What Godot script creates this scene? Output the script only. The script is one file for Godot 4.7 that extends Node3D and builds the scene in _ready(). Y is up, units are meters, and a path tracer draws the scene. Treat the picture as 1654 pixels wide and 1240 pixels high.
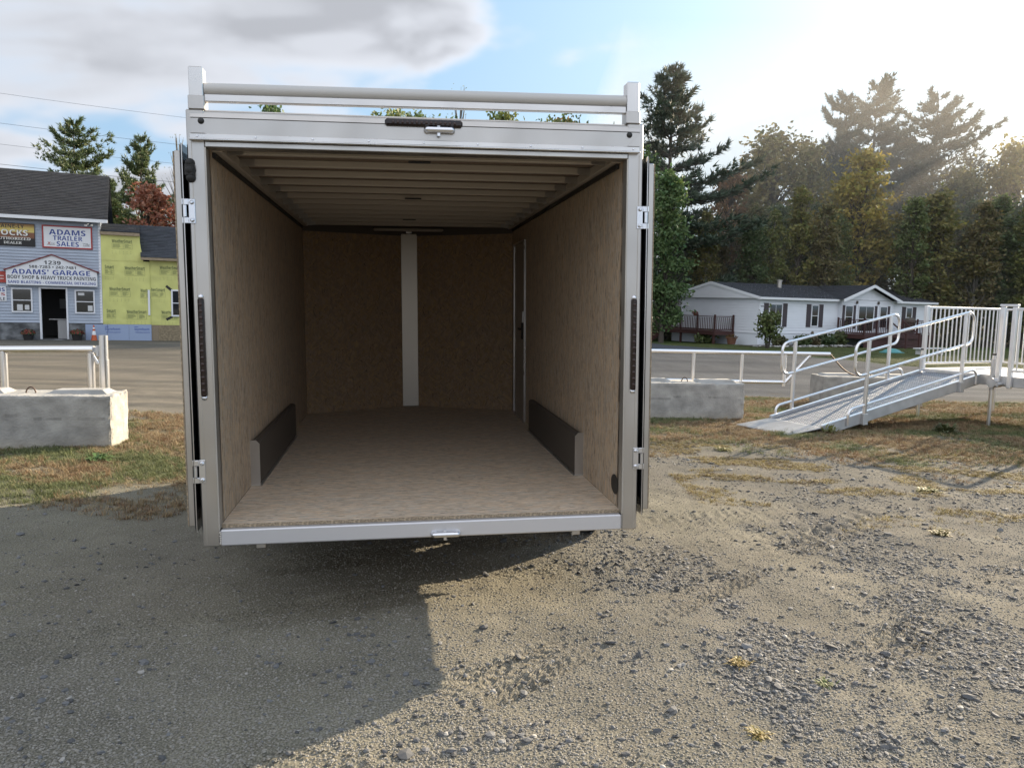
extends Node3D

var rng := RandomNumberGenerator.new()
var used := {}
var M := {}
var fn := FastNoiseLite.new()
var fn2 := FastNoiseLite.new()
var fn3 := FastNoiseLite.new()

# ---------------------------------------------------------------- mesh collecting
class MB:
	var v := PackedVector3Array()
	var n := PackedVector3Array()
	var uv := PackedVector2Array()
	var c := PackedColorArray()
	var col := Color(1, 1, 1)
	func tri(a: Vector3, b: Vector3, d: Vector3) -> void:      # counter-clockwise seen from outside
		var m := (b - a).cross(d - a).normalized()
		v.append(a); v.append(d); v.append(b)
		for i in 3:
			n.append(m); uv.append(Vector2.ZERO); c.append(col)
	func tri_n(a: Vector3, b: Vector3, d: Vector3, na: Vector3, nb: Vector3, nd: Vector3) -> void:
		v.append(a); v.append(d); v.append(b)
		n.append(na); n.append(nd); n.append(nb)
		for i in 3:
			uv.append(Vector2.ZERO); c.append(col)
	func quad(a: Vector3, b: Vector3, d: Vector3, e: Vector3) -> void:
		tri(a, b, d); tri(a, d, e)
	func quad_uv(a: Vector3, b: Vector3, d: Vector3, e: Vector3) -> void:
		var k := uv.size()
		quad(a, b, d, e)
		var t := [Vector2(0, 1), Vector2(1, 0), Vector2(1, 1), Vector2(0, 1), Vector2(0, 0), Vector2(1, 0)]
		for i in 6:
			uv[k + i] = t[i]
	func obox(t: Transform3D, s: Vector3, bv := 0.0) -> void:
		var h := s * 0.5
		bv = minf(bv, minf(h.x, minf(h.y, h.z)) * 0.9)
		if bv <= 0.0:
			var p := []
			for i in 8:
				p.append(t * Vector3(h.x if i & 1 else -h.x, h.y if i & 2 else -h.y, h.z if i & 4 else -h.z))
			quad(p[4], p[5], p[7], p[6]); quad(p[1], p[0], p[2], p[3])
			quad(p[5], p[1], p[3], p[7]); quad(p[0], p[4], p[6], p[2])
			quad(p[6], p[7], p[3], p[2]); quad(p[0], p[1], p[5], p[4])
			return
		var ax := [Vector3.RIGHT, Vector3.UP, Vector3.BACK]
		var hh := [h.x, h.y, h.z]
		for a in 3:
			var b := (a + 1) % 3
			var d := (a + 2) % 3
			for s1 in [-1.0, 1.0]:
				var f: Vector3 = ax[a] * hh[a] * s1
				var eb: Vector3 = ax[b] * (hh[b] - bv)
				var ed: Vector3 = ax[d] * (hh[d] - bv)
				if s1 > 0:
					quad(t * (f - eb - ed), t * (f + eb - ed), t * (f + eb + ed), t * (f - eb + ed))
				else:
					quad(t * (f - eb - ed), t * (f - eb + ed), t * (f + eb + ed), t * (f + eb - ed))
				for s2 in [-1.0, 1.0]:                         # edge between face a*s1 and face b*s2
					var g: Vector3 = ax[b] * hh[b] * s2
					var fi: Vector3 = ax[a] * (hh[a] - bv) * s1
					var gi: Vector3 = ax[b] * (hh[b] - bv) * s2
					if s1 * s2 > 0:
						quad(t * (f + gi - ed), t * (fi + g - ed), t * (fi + g + ed), t * (f + gi + ed))
					else:
						quad(t * (f + gi - ed), t * (f + gi + ed), t * (fi + g + ed), t * (fi + g - ed))
		for i in 8:
			var sg := Vector3(1.0 if i & 1 else -1.0, 1.0 if i & 2 else -1.0, 1.0 if i & 4 else -1.0)
			var q := Vector3(h.x - bv, h.y - bv, h.z - bv) * sg
			var px := t * (q + Vector3(bv * sg.x, 0, 0))
			var py := t * (q + Vector3(0, bv * sg.y, 0))
			var pz := t * (q + Vector3(0, 0, bv * sg.z))
			if sg.x * sg.y * sg.z > 0:
				tri(px, py, pz)
			else:
				tri(px, pz, py)
	func box(lo: Vector3, hi: Vector3, bv := 0.0) -> void:
		obox(Transform3D(Basis(), (lo + hi) * 0.5), hi - lo, bv)
	func bar(a: Vector3, b: Vector3, w: float, h: float, bv := 0.0) -> void:   # box from a to b
		var z := (b - a)
		var up := Vector3.UP if absf(z.normalized().y) < 0.95 else Vector3.BACK
		var x := up.cross(z).normalized()
		var y := z.normalized().cross(x)
		obox(Transform3D(Basis(x, y, z.normalized()), (a + b) * 0.5), Vector3(w, h, z.length()), bv)
	func tube(pts: Array, r0: float, r1 := -1.0, sides := 8, cap := true) -> void:
		if r1 < 0:
			r1 = r0
		var rings := []
		var dirs := []
		var prev := Vector3.ZERO
		for i in pts.size():
			var t: Vector3 = (pts[mini(i + 1, pts.size() - 1)] - pts[maxi(i - 1, 0)]).normalized()
			var x := prev
			if i == 0:
				x = (Vector3.UP if absf(t.y) < 0.9 else Vector3.RIGHT)
			x = (x - t * x.dot(t)).normalized()
			prev = x
			var y := t.cross(x)
			var r := lerpf(r0, r1, float(i) / maxf(1, pts.size() - 1))
			var ring := PackedVector3Array()
			var dd := PackedVector3Array()
			for k in sides:
				var an := TAU * k / sides
				var d := x * cos(an) + y * sin(an)
				ring.append(pts[i] + d * r); dd.append(d)
			rings.append(ring); dirs.append(dd)
		for i in pts.size() - 1:
			var A: PackedVector3Array = rings[i]; var B: PackedVector3Array = rings[i + 1]
			var nA: PackedVector3Array = dirs[i]; var nB: PackedVector3Array = dirs[i + 1]
			for k in sides:
				var l := (k + 1) % sides
				tri_n(A[k], A[l], B[l], nA[k], nA[l], nB[l])
				tri_n(A[k], B[l], B[k], nA[k], nB[l], nB[k])
		if cap:
			var A: PackedVector3Array = rings[0]; var B: PackedVector3Array = rings[-1]
			for k in range(1, sides - 1):
				tri(A[0], A[k + 1], A[k]); tri(B[0], B[k], B[k + 1])
	func prism(poly: Array, off: Vector3) -> void:             # poly (3D, counter-clockwise seen from +off side) pushed along off; triangulated as a fan
		for k in range(1, poly.size() - 1):
			tri(poly[0] + off, poly[k] + off, poly[k + 1] + off)
			tri(poly[0], poly[k + 1], poly[k])
		for k in poly.size():
			var l := (k + 1) % poly.size()
			quad(poly[k], poly[l], poly[l] + off, poly[k] + off)
	func dome(o: Vector3, axis: Vector3, r: float, h: float, sides := 10, rows := 3) -> void:
		var z := axis.normalized()
		var x := (Vector3.UP if absf(z.y) < 0.9 else Vector3.RIGHT).cross(z).normalized()
		var y := z.cross(x)
		for i in rows:
			var a0 := PI / 2 * i / rows
			var a1 := PI / 2 * (i + 1) / rows
			for k in sides:
				var t0 := TAU * k / sides
				var t1 := TAU * (k + 1) / sides
				var d0 := x * cos(t0) + y * sin(t0)
				var d1 := x * cos(t1) + y * sin(t1)
				var p := [o + d0 * r * cos(a0) + z * h * sin(a0), o + d1 * r * cos(a0) + z * h * sin(a0), o + d1 * r * cos(a1) + z * h * sin(a1), o + d0 * r * cos(a1) + z * h * sin(a1)]
				var q := [(d0 * cos(a0) / r + z * sin(a0) / h).normalized(), (d1 * cos(a0) / r + z * sin(a0) / h).normalized(), (d1 * cos(a1) / r + z * sin(a1) / h).normalized(), (d0 * cos(a1) / r + z * sin(a1) / h).normalized()]
				tri_n(p[0], p[1], p[2], q[0], q[1], q[2])
				if i < rows - 1:
					tri_n(p[0], p[2], p[3], q[0], q[2], q[3])
	func lathe(o: Vector3, prof: Array, sides := 16) -> void:  # [radius, height] pairs about the y axis, bottom to top
		for i in prof.size() - 1:
			var dr: float = prof[i + 1][0] - prof[i][0]
			var dy: float = prof[i + 1][1] - prof[i][1]
			for k in sides:
				var t0 := TAU * k / sides
				var t1 := TAU * (k + 1) / sides
				var d0 := Vector3(cos(t0), 0, sin(t0)); var d1 := Vector3(cos(t1), 0, sin(t1))
				var n0 := (d0 * dy - Vector3.UP * dr).normalized(); var n1 := (d1 * dy - Vector3.UP * dr).normalized()
				var a: Vector3 = o + d0 * prof[i][0] + Vector3.UP * prof[i][1]
				var b: Vector3 = o + d1 * prof[i][0] + Vector3.UP * prof[i][1]
				var e: Vector3 = o + d1 * prof[i + 1][0] + Vector3.UP * prof[i + 1][1]
				var f: Vector3 = o + d0 * prof[i + 1][0] + Vector3.UP * prof[i + 1][1]
				if prof[i][0] > 0.0:
					tri_n(a, e, b, n0, n1, n1)
				if prof[i + 1][0] > 0.0:
					tri_n(a, f, e, n0, n0, n1)
	func mesh() -> ArrayMesh:
		var arr := []
		arr.resize(Mesh.ARRAY_MAX)
		arr[Mesh.ARRAY_VERTEX] = v; arr[Mesh.ARRAY_NORMAL] = n; arr[Mesh.ARRAY_TEX_UV] = uv; arr[Mesh.ARRAY_COLOR] = c
		var m := ArrayMesh.new()
		if v.size() > 0:
			m.add_surface_from_arrays(Mesh.PRIMITIVE_TRIANGLES, arr)
		return m

# ---------------------------------------------------------------- nodes
func numbered(called: String) -> String:
	var k: int = used.get(called, 0)
	used[called] = k + 1
	return called if k == 0 else "%s_%03d" % [called, k]

func tag(o: Node3D, label: String, category: String, group := "", kind := "") -> Node3D:
	if label: o.set_meta("label", label)
	if category: o.set_meta("category", category)
	if group: o.set_meta("group", group)
	if kind: o.set_meta("kind", kind)
	return o

func thing(called: String, label: String, category: String, at := Vector3.ZERO, turn := 0.0, group := "") -> Node3D:
	var o := Node3D.new()
	o.name = numbered(called)
	add_child(o)
	o.position = at
	o.rotation.y = turn
	return tag(o, label, category, group)

func put(called: String, m: Mesh, mat: Material, parent: Node3D, at := Vector3.ZERO) -> MeshInstance3D:
	var o := MeshInstance3D.new()
	o.mesh = m
	o.material_override = mat
	o.position = at
	if parent == null:
		o.name = numbered(called)
		add_child(o)
	else:
		var k := 0
		var nm := called
		var taken: Dictionary = parent.get_meta("names_", {})
		k = taken.get(called, 0)
		taken[called] = k + 1
		parent.set_meta("names_", taken)
		if k: nm = "%s_%03d" % [called, k]
		o.name = nm
		parent.add_child(o, true)
	return o

func obj(called: String, mb: MB, mat: Material, parent: Node3D = null) -> MeshInstance3D:
	return put(called, mb.mesh(), mat, parent)

func pbox(called: String, lo: Vector3, hi: Vector3, mat: Material, parent: Node3D, bv := 0.004) -> MeshInstance3D:
	var b := MB.new()
	b.box(lo, hi, bv)
	return obj(called, b, mat, parent)

func ptube(called: String, pts: Array, r: float, mat: Material, parent: Node3D, sides := 12) -> MeshInstance3D:
	var b := MB.new()
	b.tube(pts, r, r, sides)
	return obj(called, b, mat, parent)

func copy_of(o: Node3D, label := "", group := "") -> Node3D:
	var c: Node3D = o.duplicate()
	var base := String(o.name)
	var us := base.rfind("_")
	if us > 0 and base.substr(us + 1).is_valid_int(): base = base.substr(0, us)
	c.name = numbered(base)
	add_child(c)
	if label: c.set_meta("label", label)
	if group: c.set_meta("group", group)
	return c

func text(called: String, s: String, mat: Material, parent: Node3D, cx: float, cy: float, w: float, h: float, z: float, bold := true, serif := false) -> void:
	var f := SystemFont.new()
	f.font_names = PackedStringArray(["Droid Serif" if serif else "Droid Sans"])
	f.font_weight = 700 if bold else 400
	var t := TextMesh.new()
	t.font = f
	t.font_size = 64
	t.pixel_size = 0.01
	t.depth = 0.02
	t.curve_step = 4.0
	t.text = s
	var o := put(called, t, mat, parent)
	var b := t.get_aabb()
	var sc := Vector3(w / maxf(b.size.x, 0.001), h / maxf(b.size.y, 0.001), 0.2)
	o.scale = sc
	o.position = Vector3(cx, cy, z) - Vector3(b.get_center().x * sc.x, b.get_center().y * sc.y, 0)

# ---------------------------------------------------------------- materials
func mat(col: Color, rough := 0.7, metal := 0.0) -> StandardMaterial3D:   # col is linear
	var m := StandardMaterial3D.new()
	m.albedo_color = col.linear_to_srgb()
	m.roughness = rough
	m.metallic = metal
	return m

func L(r: float, g: float, b: float) -> Color:
	return Color(r, g, b)

func noise_tex(kind: int, freq: float, size: int, lo: float, hi: float, sd := 1, oct := 4) -> NoiseTexture2D:
	var f := FastNoiseLite.new()
	f.noise_type = kind
	f.frequency = freq
	f.seed = sd
	f.fractal_octaves = oct
	if kind == FastNoiseLite.TYPE_CELLULAR:
		f.cellular_return_type = FastNoiseLite.RETURN_DISTANCE
		f.fractal_type = FastNoiseLite.FRACTAL_NONE if oct < 2 else FastNoiseLite.FRACTAL_FBM
	var t := NoiseTexture2D.new()
	t.width = size
	t.height = size
	t.seamless = true
	t.noise = f
	var g := Gradient.new()
	g.offsets = PackedFloat32Array([0.0, 1.0])
	g.colors = PackedColorArray([Color(lo, lo, lo), Color(hi, hi, hi)])
	t.color_ramp = g
	return t

func tri_map(m: StandardMaterial3D, s: Vector3, world := false) -> void:
	m.uv1_triplanar = true
	m.uv1_world_triplanar = world
	m.uv1_scale = s
	m.uv1_triplanar_sharpness = 8.0

func streak_image(size: int, base: Color, n: int, along_x: bool, sd: int) -> ImageTexture:   # pressed strand board
	var im := Image.create(size, size, false, Image.FORMAT_RGB8)
	im.fill(base)
	rng.seed = sd
	for i in n:
		var ln := rng.randi_range(24, 110)
		var wd := rng.randi_range(4, 13)
		var k := rng.randf_range(0.90, 1.09)
		var warm := rng.randf_range(-0.03, 0.035)
		if i > n * 0.93:
			k = rng.randf_range(0.42, 0.75); wd = rng.randi_range(2, 5); ln = rng.randi_range(14, 60)
		var col := Color(clampf(base.r * k + warm, 0, 1), clampf(base.g * k, 0, 1), clampf(base.b * k - warm, 0, 1))
		var x := rng.randi_range(0, size - 1)
		var y := rng.randi_range(0, size - 1)
		var sl := rng.randf_range(-0.09, 0.09)
		var seg := 4
		for j in range(0, ln, seg):                             # a strand drawn as short steps, slightly skewed, tapered at both ends
			var t := float(j) / ln
			var ww := maxi(1, int(wd * minf(1.0, minf(t * 5.0 + 0.3, (1.0 - t) * 5.0 + 0.3))))
			var a := (x + j) % size
			var b := posmod(y + int(j * sl), size)
			im.fill_rect(Rect2i(a, b, seg, ww) if along_x else Rect2i(b, a, ww, seg), col)
	return ImageTexture.create_from_image(im)

func flakes(size: int, base: Color) -> ImageTexture:            # pressed board with broad flakes lying every way
	var im := streak_image(size, base, 2500, false, 23).get_image()
	rng.seed = 24
	for i in 2600:
		var k := rng.randf_range(0.90, 1.10)
		var warm := rng.randf_range(-0.02, 0.06)
		var ln := rng.randi_range(20, 80)
		var wd := rng.randi_range(8, 26)
		if i % 26 == 0:
			k = rng.randf_range(0.5, 0.75); wd = rng.randi_range(2, 6)
		var col := Color(clampf(base.r * k + warm * 0.6, 0, 1), clampf(base.g * k + warm * 0.2, 0, 1), clampf(base.b * k - warm, 0, 1))
		var an := rng.randf_range(0.4, 2.7)
		var o := Vector2(rng.randi_range(0, size - 1), rng.randi_range(0, size - 1))
		for j in range(0, ln, 3):
			var p := o + Vector2(cos(an), sin(an)) * j
			var w := int(wd * sin(PI * (j + 3.0) / (ln + 6.0))) + 1
			im.fill_rect(Rect2i(posmod(int(p.x), size), posmod(int(p.y), size), maxi(2, w), 3), col)
	return ImageTexture.create_from_image(im)

func materials() -> void:
	var grain := noise_tex(FastNoiseLite.TYPE_SIMPLEX, 0.02, 512, 0.72, 1.0, 3)
	var rgrain := noise_tex(FastNoiseLite.TYPE_SIMPLEX, 0.006, 512, 0.78, 1.0, 9, 2)
	for d in [["alu", L(0.53, 0.51, 0.485), 0.36], ["alu_bright", L(0.68, 0.66, 0.64), 0.33], ["alu_dull", L(0.55, 0.52, 0.47), 0.62]]:
		var m := mat(d[1], d[2], 0.92)
		m.albedo_texture = noise_tex(FastNoiseLite.TYPE_SIMPLEX, 0.008, 256, 0.93, 1.0, 5, 2)
		m.roughness_texture = rgrain
		tri_map(m, Vector3(1.3, 0.9, 1.3))
		M[d[0]] = m
	M.alu_tan = mat(L(0.46, 0.41, 0.35), 0.5, 0.3)
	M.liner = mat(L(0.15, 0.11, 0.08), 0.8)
	M.column = mat(L(0.33, 0.295, 0.25), 0.40, 0.9)
	M.sill = mat(L(0.60, 0.60, 0.62), 0.42, 0.6)
	M.roller = mat(L(0.50, 0.49, 0.47), 0.6, 0.15)
	M.zinc = mat(L(0.7, 0.71, 0.74), 0.28, 1.0)
	M.gate = mat(L(0.78, 0.78, 0.79), 0.34, 0.95)
	M.gate.roughness_texture = rgrain
	M.ramp = mat(L(0.60, 0.60, 0.60), 0.5, 0.8)
	M.ramp.albedo_texture = noise_tex(FastNoiseLite.TYPE_SIMPLEX, 0.008, 256, 0.9, 1.0, 25, 2)
	tri_map(M.ramp, Vector3(1.5, 1.5, 1.5))
	M.tread = mat(L(0.40, 0.42, 0.46), 0.5, 0.8)
	M.tread.heightmap_enabled = true
	M.tread.heightmap_texture = dots()
	M.tread.heightmap_scale = 0.8
	M.tread.albedo_texture = M.tread.heightmap_texture
	tri_map(M.tread, Vector3(1.1, 1.1, 1.1))
	M.black = mat(L(0.012, 0.012, 0.012), 0.5)
	M.rubber = mat(L(0.018, 0.018, 0.018), 0.75)
	M.tyre = mat(L(0.02, 0.02, 0.02), 0.8)
	M.gloss = mat(L(0.02, 0.021, 0.024), 0.06)
	M.gloss.clearcoat_enabled = true
	M.gloss.clearcoat_roughness = 0.03
	M.lens = mat(L(0.016, 0.008, 0.007), 0.18)
	M.lens_led = mat(L(0.035, 0.020, 0.018), 0.2, 0.2)
	M.wheel_box = mat(L(0.10, 0.085, 0.07), 0.6, 0.3)
	M.osb_wall = mat(L(1, 1, 1), 0.72)
	M.osb_wall.albedo_texture = streak_image(1024, Color(0.685, 0.615, 0.53), 7000, false, 21)
	tri_map(M.osb_wall, Vector3(1.05, 1.05, 1.05))
	M.osb_floor = mat(L(1, 1, 1), 0.6)
	M.osb_floor.albedo_texture = streak_image(1024, Color(0.785, 0.72, 0.64), 7000, true, 22)
	M.osb_nose = mat(L(0.66, 0.60, 0.54), 0.72)  # darker copy of the wall board, shade of the deep nose put into its tint
	M.osb_nose.albedo_texture = flakes(1024, Color(0.675, 0.595, 0.50))
	tri_map(M.osb_nose, Vector3(0.95, 0.95, 0.95))
	tri_map(M.osb_floor, Vector3(1.05, 1.05, 1.05))
	M.chip = mat(L(0.48, 0.38, 0.26), 0.85)
	M.chip.albedo_texture = noise_tex(FastNoiseLite.TYPE_CELLULAR, 0.09, 256, 0.6, 1.0, 4, 1)
	tri_map(M.chip, Vector3(4, 4, 4))
	M.white = mat(L(0.76, 0.77, 0.79), 0.5)
	M.sign_white = mat(L(0.72, 0.73, 0.75), 0.35)
	M.ink_blue = mat(L(0.03, 0.06, 0.26), 0.4)
	M.ink_black = mat(L(0.02, 0.02, 0.022), 0.45)
	M.ink_red = mat(L(0.36, 0.035, 0.03), 0.45)
	M.ink_white = mat(L(0.78, 0.77, 0.72), 0.45)
	M.maroon = mat(L(0.17, 0.03, 0.03), 0.5)
	M.red_sign = mat(L(0.38, 0.05, 0.035), 0.5)
	M.siding_blue = mat(L(0.40, 0.45, 0.53), 0.55)
	M.siding_blue.albedo_texture = noise_tex(FastNoiseLite.TYPE_SIMPLEX, 0.006, 256, 0.93, 1.0, 6, 2)
	tri_map(M.siding_blue, Vector3(0.4, 0.9, 0.4))
	M.siding_grey = mat(L(0.78, 0.80, 0.84), 0.55)
	M.siding_grey.albedo_texture = noise_tex(FastNoiseLite.TYPE_SIMPLEX, 0.006, 256, 0.975, 1.0, 6, 2)
	tri_map(M.siding_grey, Vector3(0.3, 0.9, 0.3))
	M.skirt = mat(L(0.76, 0.79, 0.84), 0.6)
	M.trim = mat(L(0.74, 0.75, 0.78), 0.5)
	M.shutter = mat(L(0.055, 0.04, 0.045), 0.55)
	M.glass = mat(L(0.018, 0.022, 0.026), 0.04)
	M.glass.metallic_specular = 0.9
	M.dark = mat(L(0.02, 0.02, 0.022), 0.8)
	M.interior = mat(L(0.14, 0.14, 0.14), 0.8)
	M.deck = mat(L(0.085, 0.032, 0.028), 0.65)
	M.deck.albedo_texture = grain
	tri_map(M.deck, Vector3(2, 0.7, 2))
	for d in [["shingle", L(0.085, 0.092, 0.108)], ["shingle_dark", L(0.052, 0.054, 0.062)]]:
		var m := mat(d[1], 0.92)
		m.albedo_texture = noise_tex(FastNoiseLite.TYPE_CELLULAR, 0.06, 512, 0.55, 1.0, 8, 2)
		tri_map(m, Vector3(0.9, 2.2, 2.2))
		m.vertex_color_use_as_albedo = true
		M[d[0]] = m
	M.wrap = mat(L(0.66, 0.66, 0.22), 0.5)
	M.wrap.albedo_texture = noise_tex(FastNoiseLite.TYPE_SIMPLEX, 0.008, 256, 0.92, 1.0, 12, 2)
	M.wrap.heightmap_enabled = true
	M.wrap.heightmap_texture = noise_tex(FastNoiseLite.TYPE_SIMPLEX, 0.008, 256, 0.0, 1.0, 13)
	M.wrap.heightmap_scale = 1.5
	tri_map(M.wrap, Vector3(0.5, 0.5, 0.5))
	M.wrap_ink = mat(L(0.09, 0.12, 0.05), 0.6)
	M.foam = mat(L(0.30, 0.37, 0.52), 0.65)
	M.foam_ink = mat(L(0.08, 0.12, 0.36), 0.6)
	M.ply = mat(L(0.34, 0.27, 0.17), 0.8)
	M.ply.albedo_texture = grain
	tri_map(M.ply, Vector3(0.8, 0.8, 0.8))
	M.lumber = mat(L(0.42, 0.33, 0.22), 0.75)
	M.lumber.albedo_texture = grain
	tri_map(M.lumber, Vector3(0.5, 3, 3))
	M.concrete = mat(L(0.42, 0.41, 0.385), 0.88)
	M.concrete.albedo_texture = noise_tex(FastNoiseLite.TYPE_SIMPLEX, 0.006, 512, 0.80, 1.0, 15, 3)
	M.concrete.heightmap_enabled = true
	M.concrete.heightmap_texture = noise_tex(FastNoiseLite.TYPE_SIMPLEX, 0.05, 512, 0.0, 1.0, 16, 5)
	M.concrete.heightmap_scale = 0.3
	M.concrete.vertex_color_use_as_albedo = true
	tri_map(M.concrete, Vector3(0.9, 0.9, 0.9))
	M.steel_rust = mat(L(0.12, 0.08, 0.06), 0.7, 0.5)
	M.foundation = mat(L(0.27, 0.28, 0.29), 0.9)
	M.foundation.albedo_texture = noise_tex(FastNoiseLite.TYPE_SIMPLEX, 0.012, 256, 0.45, 1.0, 17, 4)
	tri_map(M.foundation, Vector3(0.4, 0.6, 0.4))
	M.pot = mat(L(0.02, 0.018, 0.018), 0.6)
	M.pot_brown = mat(L(0.16, 0.07, 0.04), 0.7)
	M.cone = mat(L(0.50, 0.10, 0.03), 0.55)
	M.wire = mat(L(0.03, 0.03, 0.033), 0.6)
	M.bark = mat(L(0.075, 0.062, 0.05), 0.9)
	M.bark_grey = mat(L(0.15, 0.14, 0.125), 0.9)
	M.teal = mat(L(0.07, 0.26, 0.26), 0.5)
	M.pale = mat(L(0.6, 0.6, 0.6), 0.6)
	M.chrome_fender = mat(L(0.75, 0.76, 0.78), 0.2, 1.0)
	M.lamp = mat(L(0.8, 0.8, 0.78), 0.25)
	M.yellow_paint = mat(L(0.5, 0.36, 0.06), 0.5)
	M.stone = mat(L(1, 1, 1), 0.85)
	M.stone.vertex_color_use_as_albedo = true
	M.blade = mat(L(1, 1, 1), 0.75)
	M.blade.vertex_color_use_as_albedo = true
	M.blade.backlight_enabled = true
	M.blade.backlight = Color(0.6, 0.6, 0.6)

func dots() -> ImageTexture:                                    # raised round studs of the ramp's plates
	var s := 256
	var im := Image.create(s, s, false, Image.FORMAT_RGB8)
	im.fill(Color(0.78, 0.78, 0.78))
	var step := 16
	for j in s / step:
		for i in s / step:
			var c := Vector2(i * step + (8 if j % 2 else 0), j * step + 8)
			for y in range(-5, 6):
				for x in range(-5, 6):
					var r := Vector2(x, y).length()
					if r < 5.0:
						var k := 0.12 if r < 3.4 else 1.0
						im.set_pixel(posmod(int(c.x) + x, s), posmod(int(c.y) + y, s), Color(k, k, k))
	return ImageTexture.create_from_image(im)

func leaf_mat(c: Color, glow := 0.55) -> StandardMaterial3D:
	var m := mat(c, 0.65)
	m.vertex_color_use_as_albedo = true
	m.backlight_enabled = true
	m.backlight = Color(glow, glow, glow)
	return m

# ---------------------------------------------------------------- ground shape
func base_y(x: float, z: float) -> float:
	return -0.0165 * maxf(0.0, -z - 3.0) if z > -60.0 else -0.94 - 0.004 * minf(300.0, -z - 60.0)

func track(x: float, z: float, x0: float, z0: float, x1: float, z1: float) -> Vector2:   # (along, across) of a wheel track
	var d := Vector2(x1 - x0, z1 - z0)
	var p := Vector2(x - x0, z - z0)
	var u := d.normalized()
	return Vector2(p.dot(u), p.cross(u))

const TRACKS := [[-1.6, -1.6, 1.9, -5.2, 0.15, 1.0], [-0.55, -1.6, 3.4, -5.0, 0.13, 0.75], [-4.0, -2.4, 0.2, -4.6, 0.16, 0.55], [-4.2, -3.3, -0.6, -5.0, 0.16, 0.5], [1.6, -1.8, 2.6, -7.5, 0.14, 0.4]]

func relief(x: float, z: float) -> float:
	if z < -16.0 or absf(x) > 16.0:
		return 0.03 * fn.get_noise_2d(x * 0.4, z * 0.4) * clampf((-z - 10.0) / 20.0, 0.0, 1.0)
	var r := 0.022 * fn.get_noise_2d(x * 1.2, z * 1.2) + 0.006 * fn2.get_noise_2d(x * 6.0, z * 6.0)
	if z > -7.5 and absf(x) < 5.0:
		for t in TRACKS:
			var q := track(x, z, t[0], t[1], t[2], t[3])
			var k: float = absf(q.y) / t[4]
			if k < 1.6:
				var wear := clampf(0.55 + 1.6 * fn3.get_noise_2d(q.x * 1.3 + t[0] * 9.0, q.y), 0.0, 1.0) * float(t[5])
				if k < 1.0:
					var ph := q.x / 0.062 + absf(q.y) * 9.0 + 0.35 * fn2.get_noise_2d(x * 5.0, z * 5.0)
					r += (-0.006 + 0.021 * (smoothstep(-0.3, 0.5, sin(ph * TAU)) - 0.5) * (1.0 if absf(q.y) > 0.02 else 0.2)) * wear
				else:
					r += 0.009 * wear * (1.6 - k) / 0.6
	return r

func ground_y(x: float, z: float) -> float:
	return base_y(x, z) + relief(x, z)

# how much an (x, z) is grass strip, lawn, loose stone
func strip(x: float, z: float) -> float:
	var w := 0.9 * fn.get_noise_2d(x * 0.9 + 31.0, z * 0.9) + 0.45 * fn2.get_noise_2d(x * 2.2, z * 2.2)
	var d := -z + w
	if x < 0.0:
		return smoothstep(5.9, 7.6, d + 0.10 * (x + 4.0)) * (1.0 - smoothstep(10.4, 11.6, d))
	var near := 8.9 - 0.34 * clampf(x - 2.2, 0.0, 8.0)
	return smoothstep(near, near + 1.9, d) * (1.0 - smoothstep(14.6 + 0.12 * x, 15.8 + 0.12 * x, d))

func lawn_edge(x: float) -> float:                              # distance at which the lawn before the pale house begins
	if x < 12.5: return 47.0 - (x - 9.0) * 2.0
	if x < 15.0: return lerpf(40.0, 29.0, (x - 12.5) / 2.5)
	return maxf(23.0, 29.0 - (x - 15.0) * 1.4)

func lawn(x: float, z: float) -> float:
	if x < 8.5: return smoothstep(52.0, 56.0, -z) if x > 3.0 else 0.0
	var e := lawn_edge(x) + 0.8 * fn.get_noise_2d(x * 0.6, z * 0.6)
	return smoothstep(e, e + 0.8, -z)

func loose(x: float, z: float) -> float:                        # drifts of dark loose stone on the dirt
	var k := 0.0
	k = maxf(k, smoothstep(-0.20, 0.34, fn.get_noise_2d(x * 1.0 + 7.0, z * 0.8 + 3.0) + 0.35 * fn2.get_noise_2d(x * 1.6, z * 1.6) + 0.30 * fn3.get_noise_2d(x * 7.0, z * 7.0) + 0.02))
	var side := smoothstep(-0.5, 0.9, x - 0.35 * (-z - 3.0) * 0.4) 
	return k * (0.10 + 0.90 * side) * (1.0 - strip(x, z))

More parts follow.
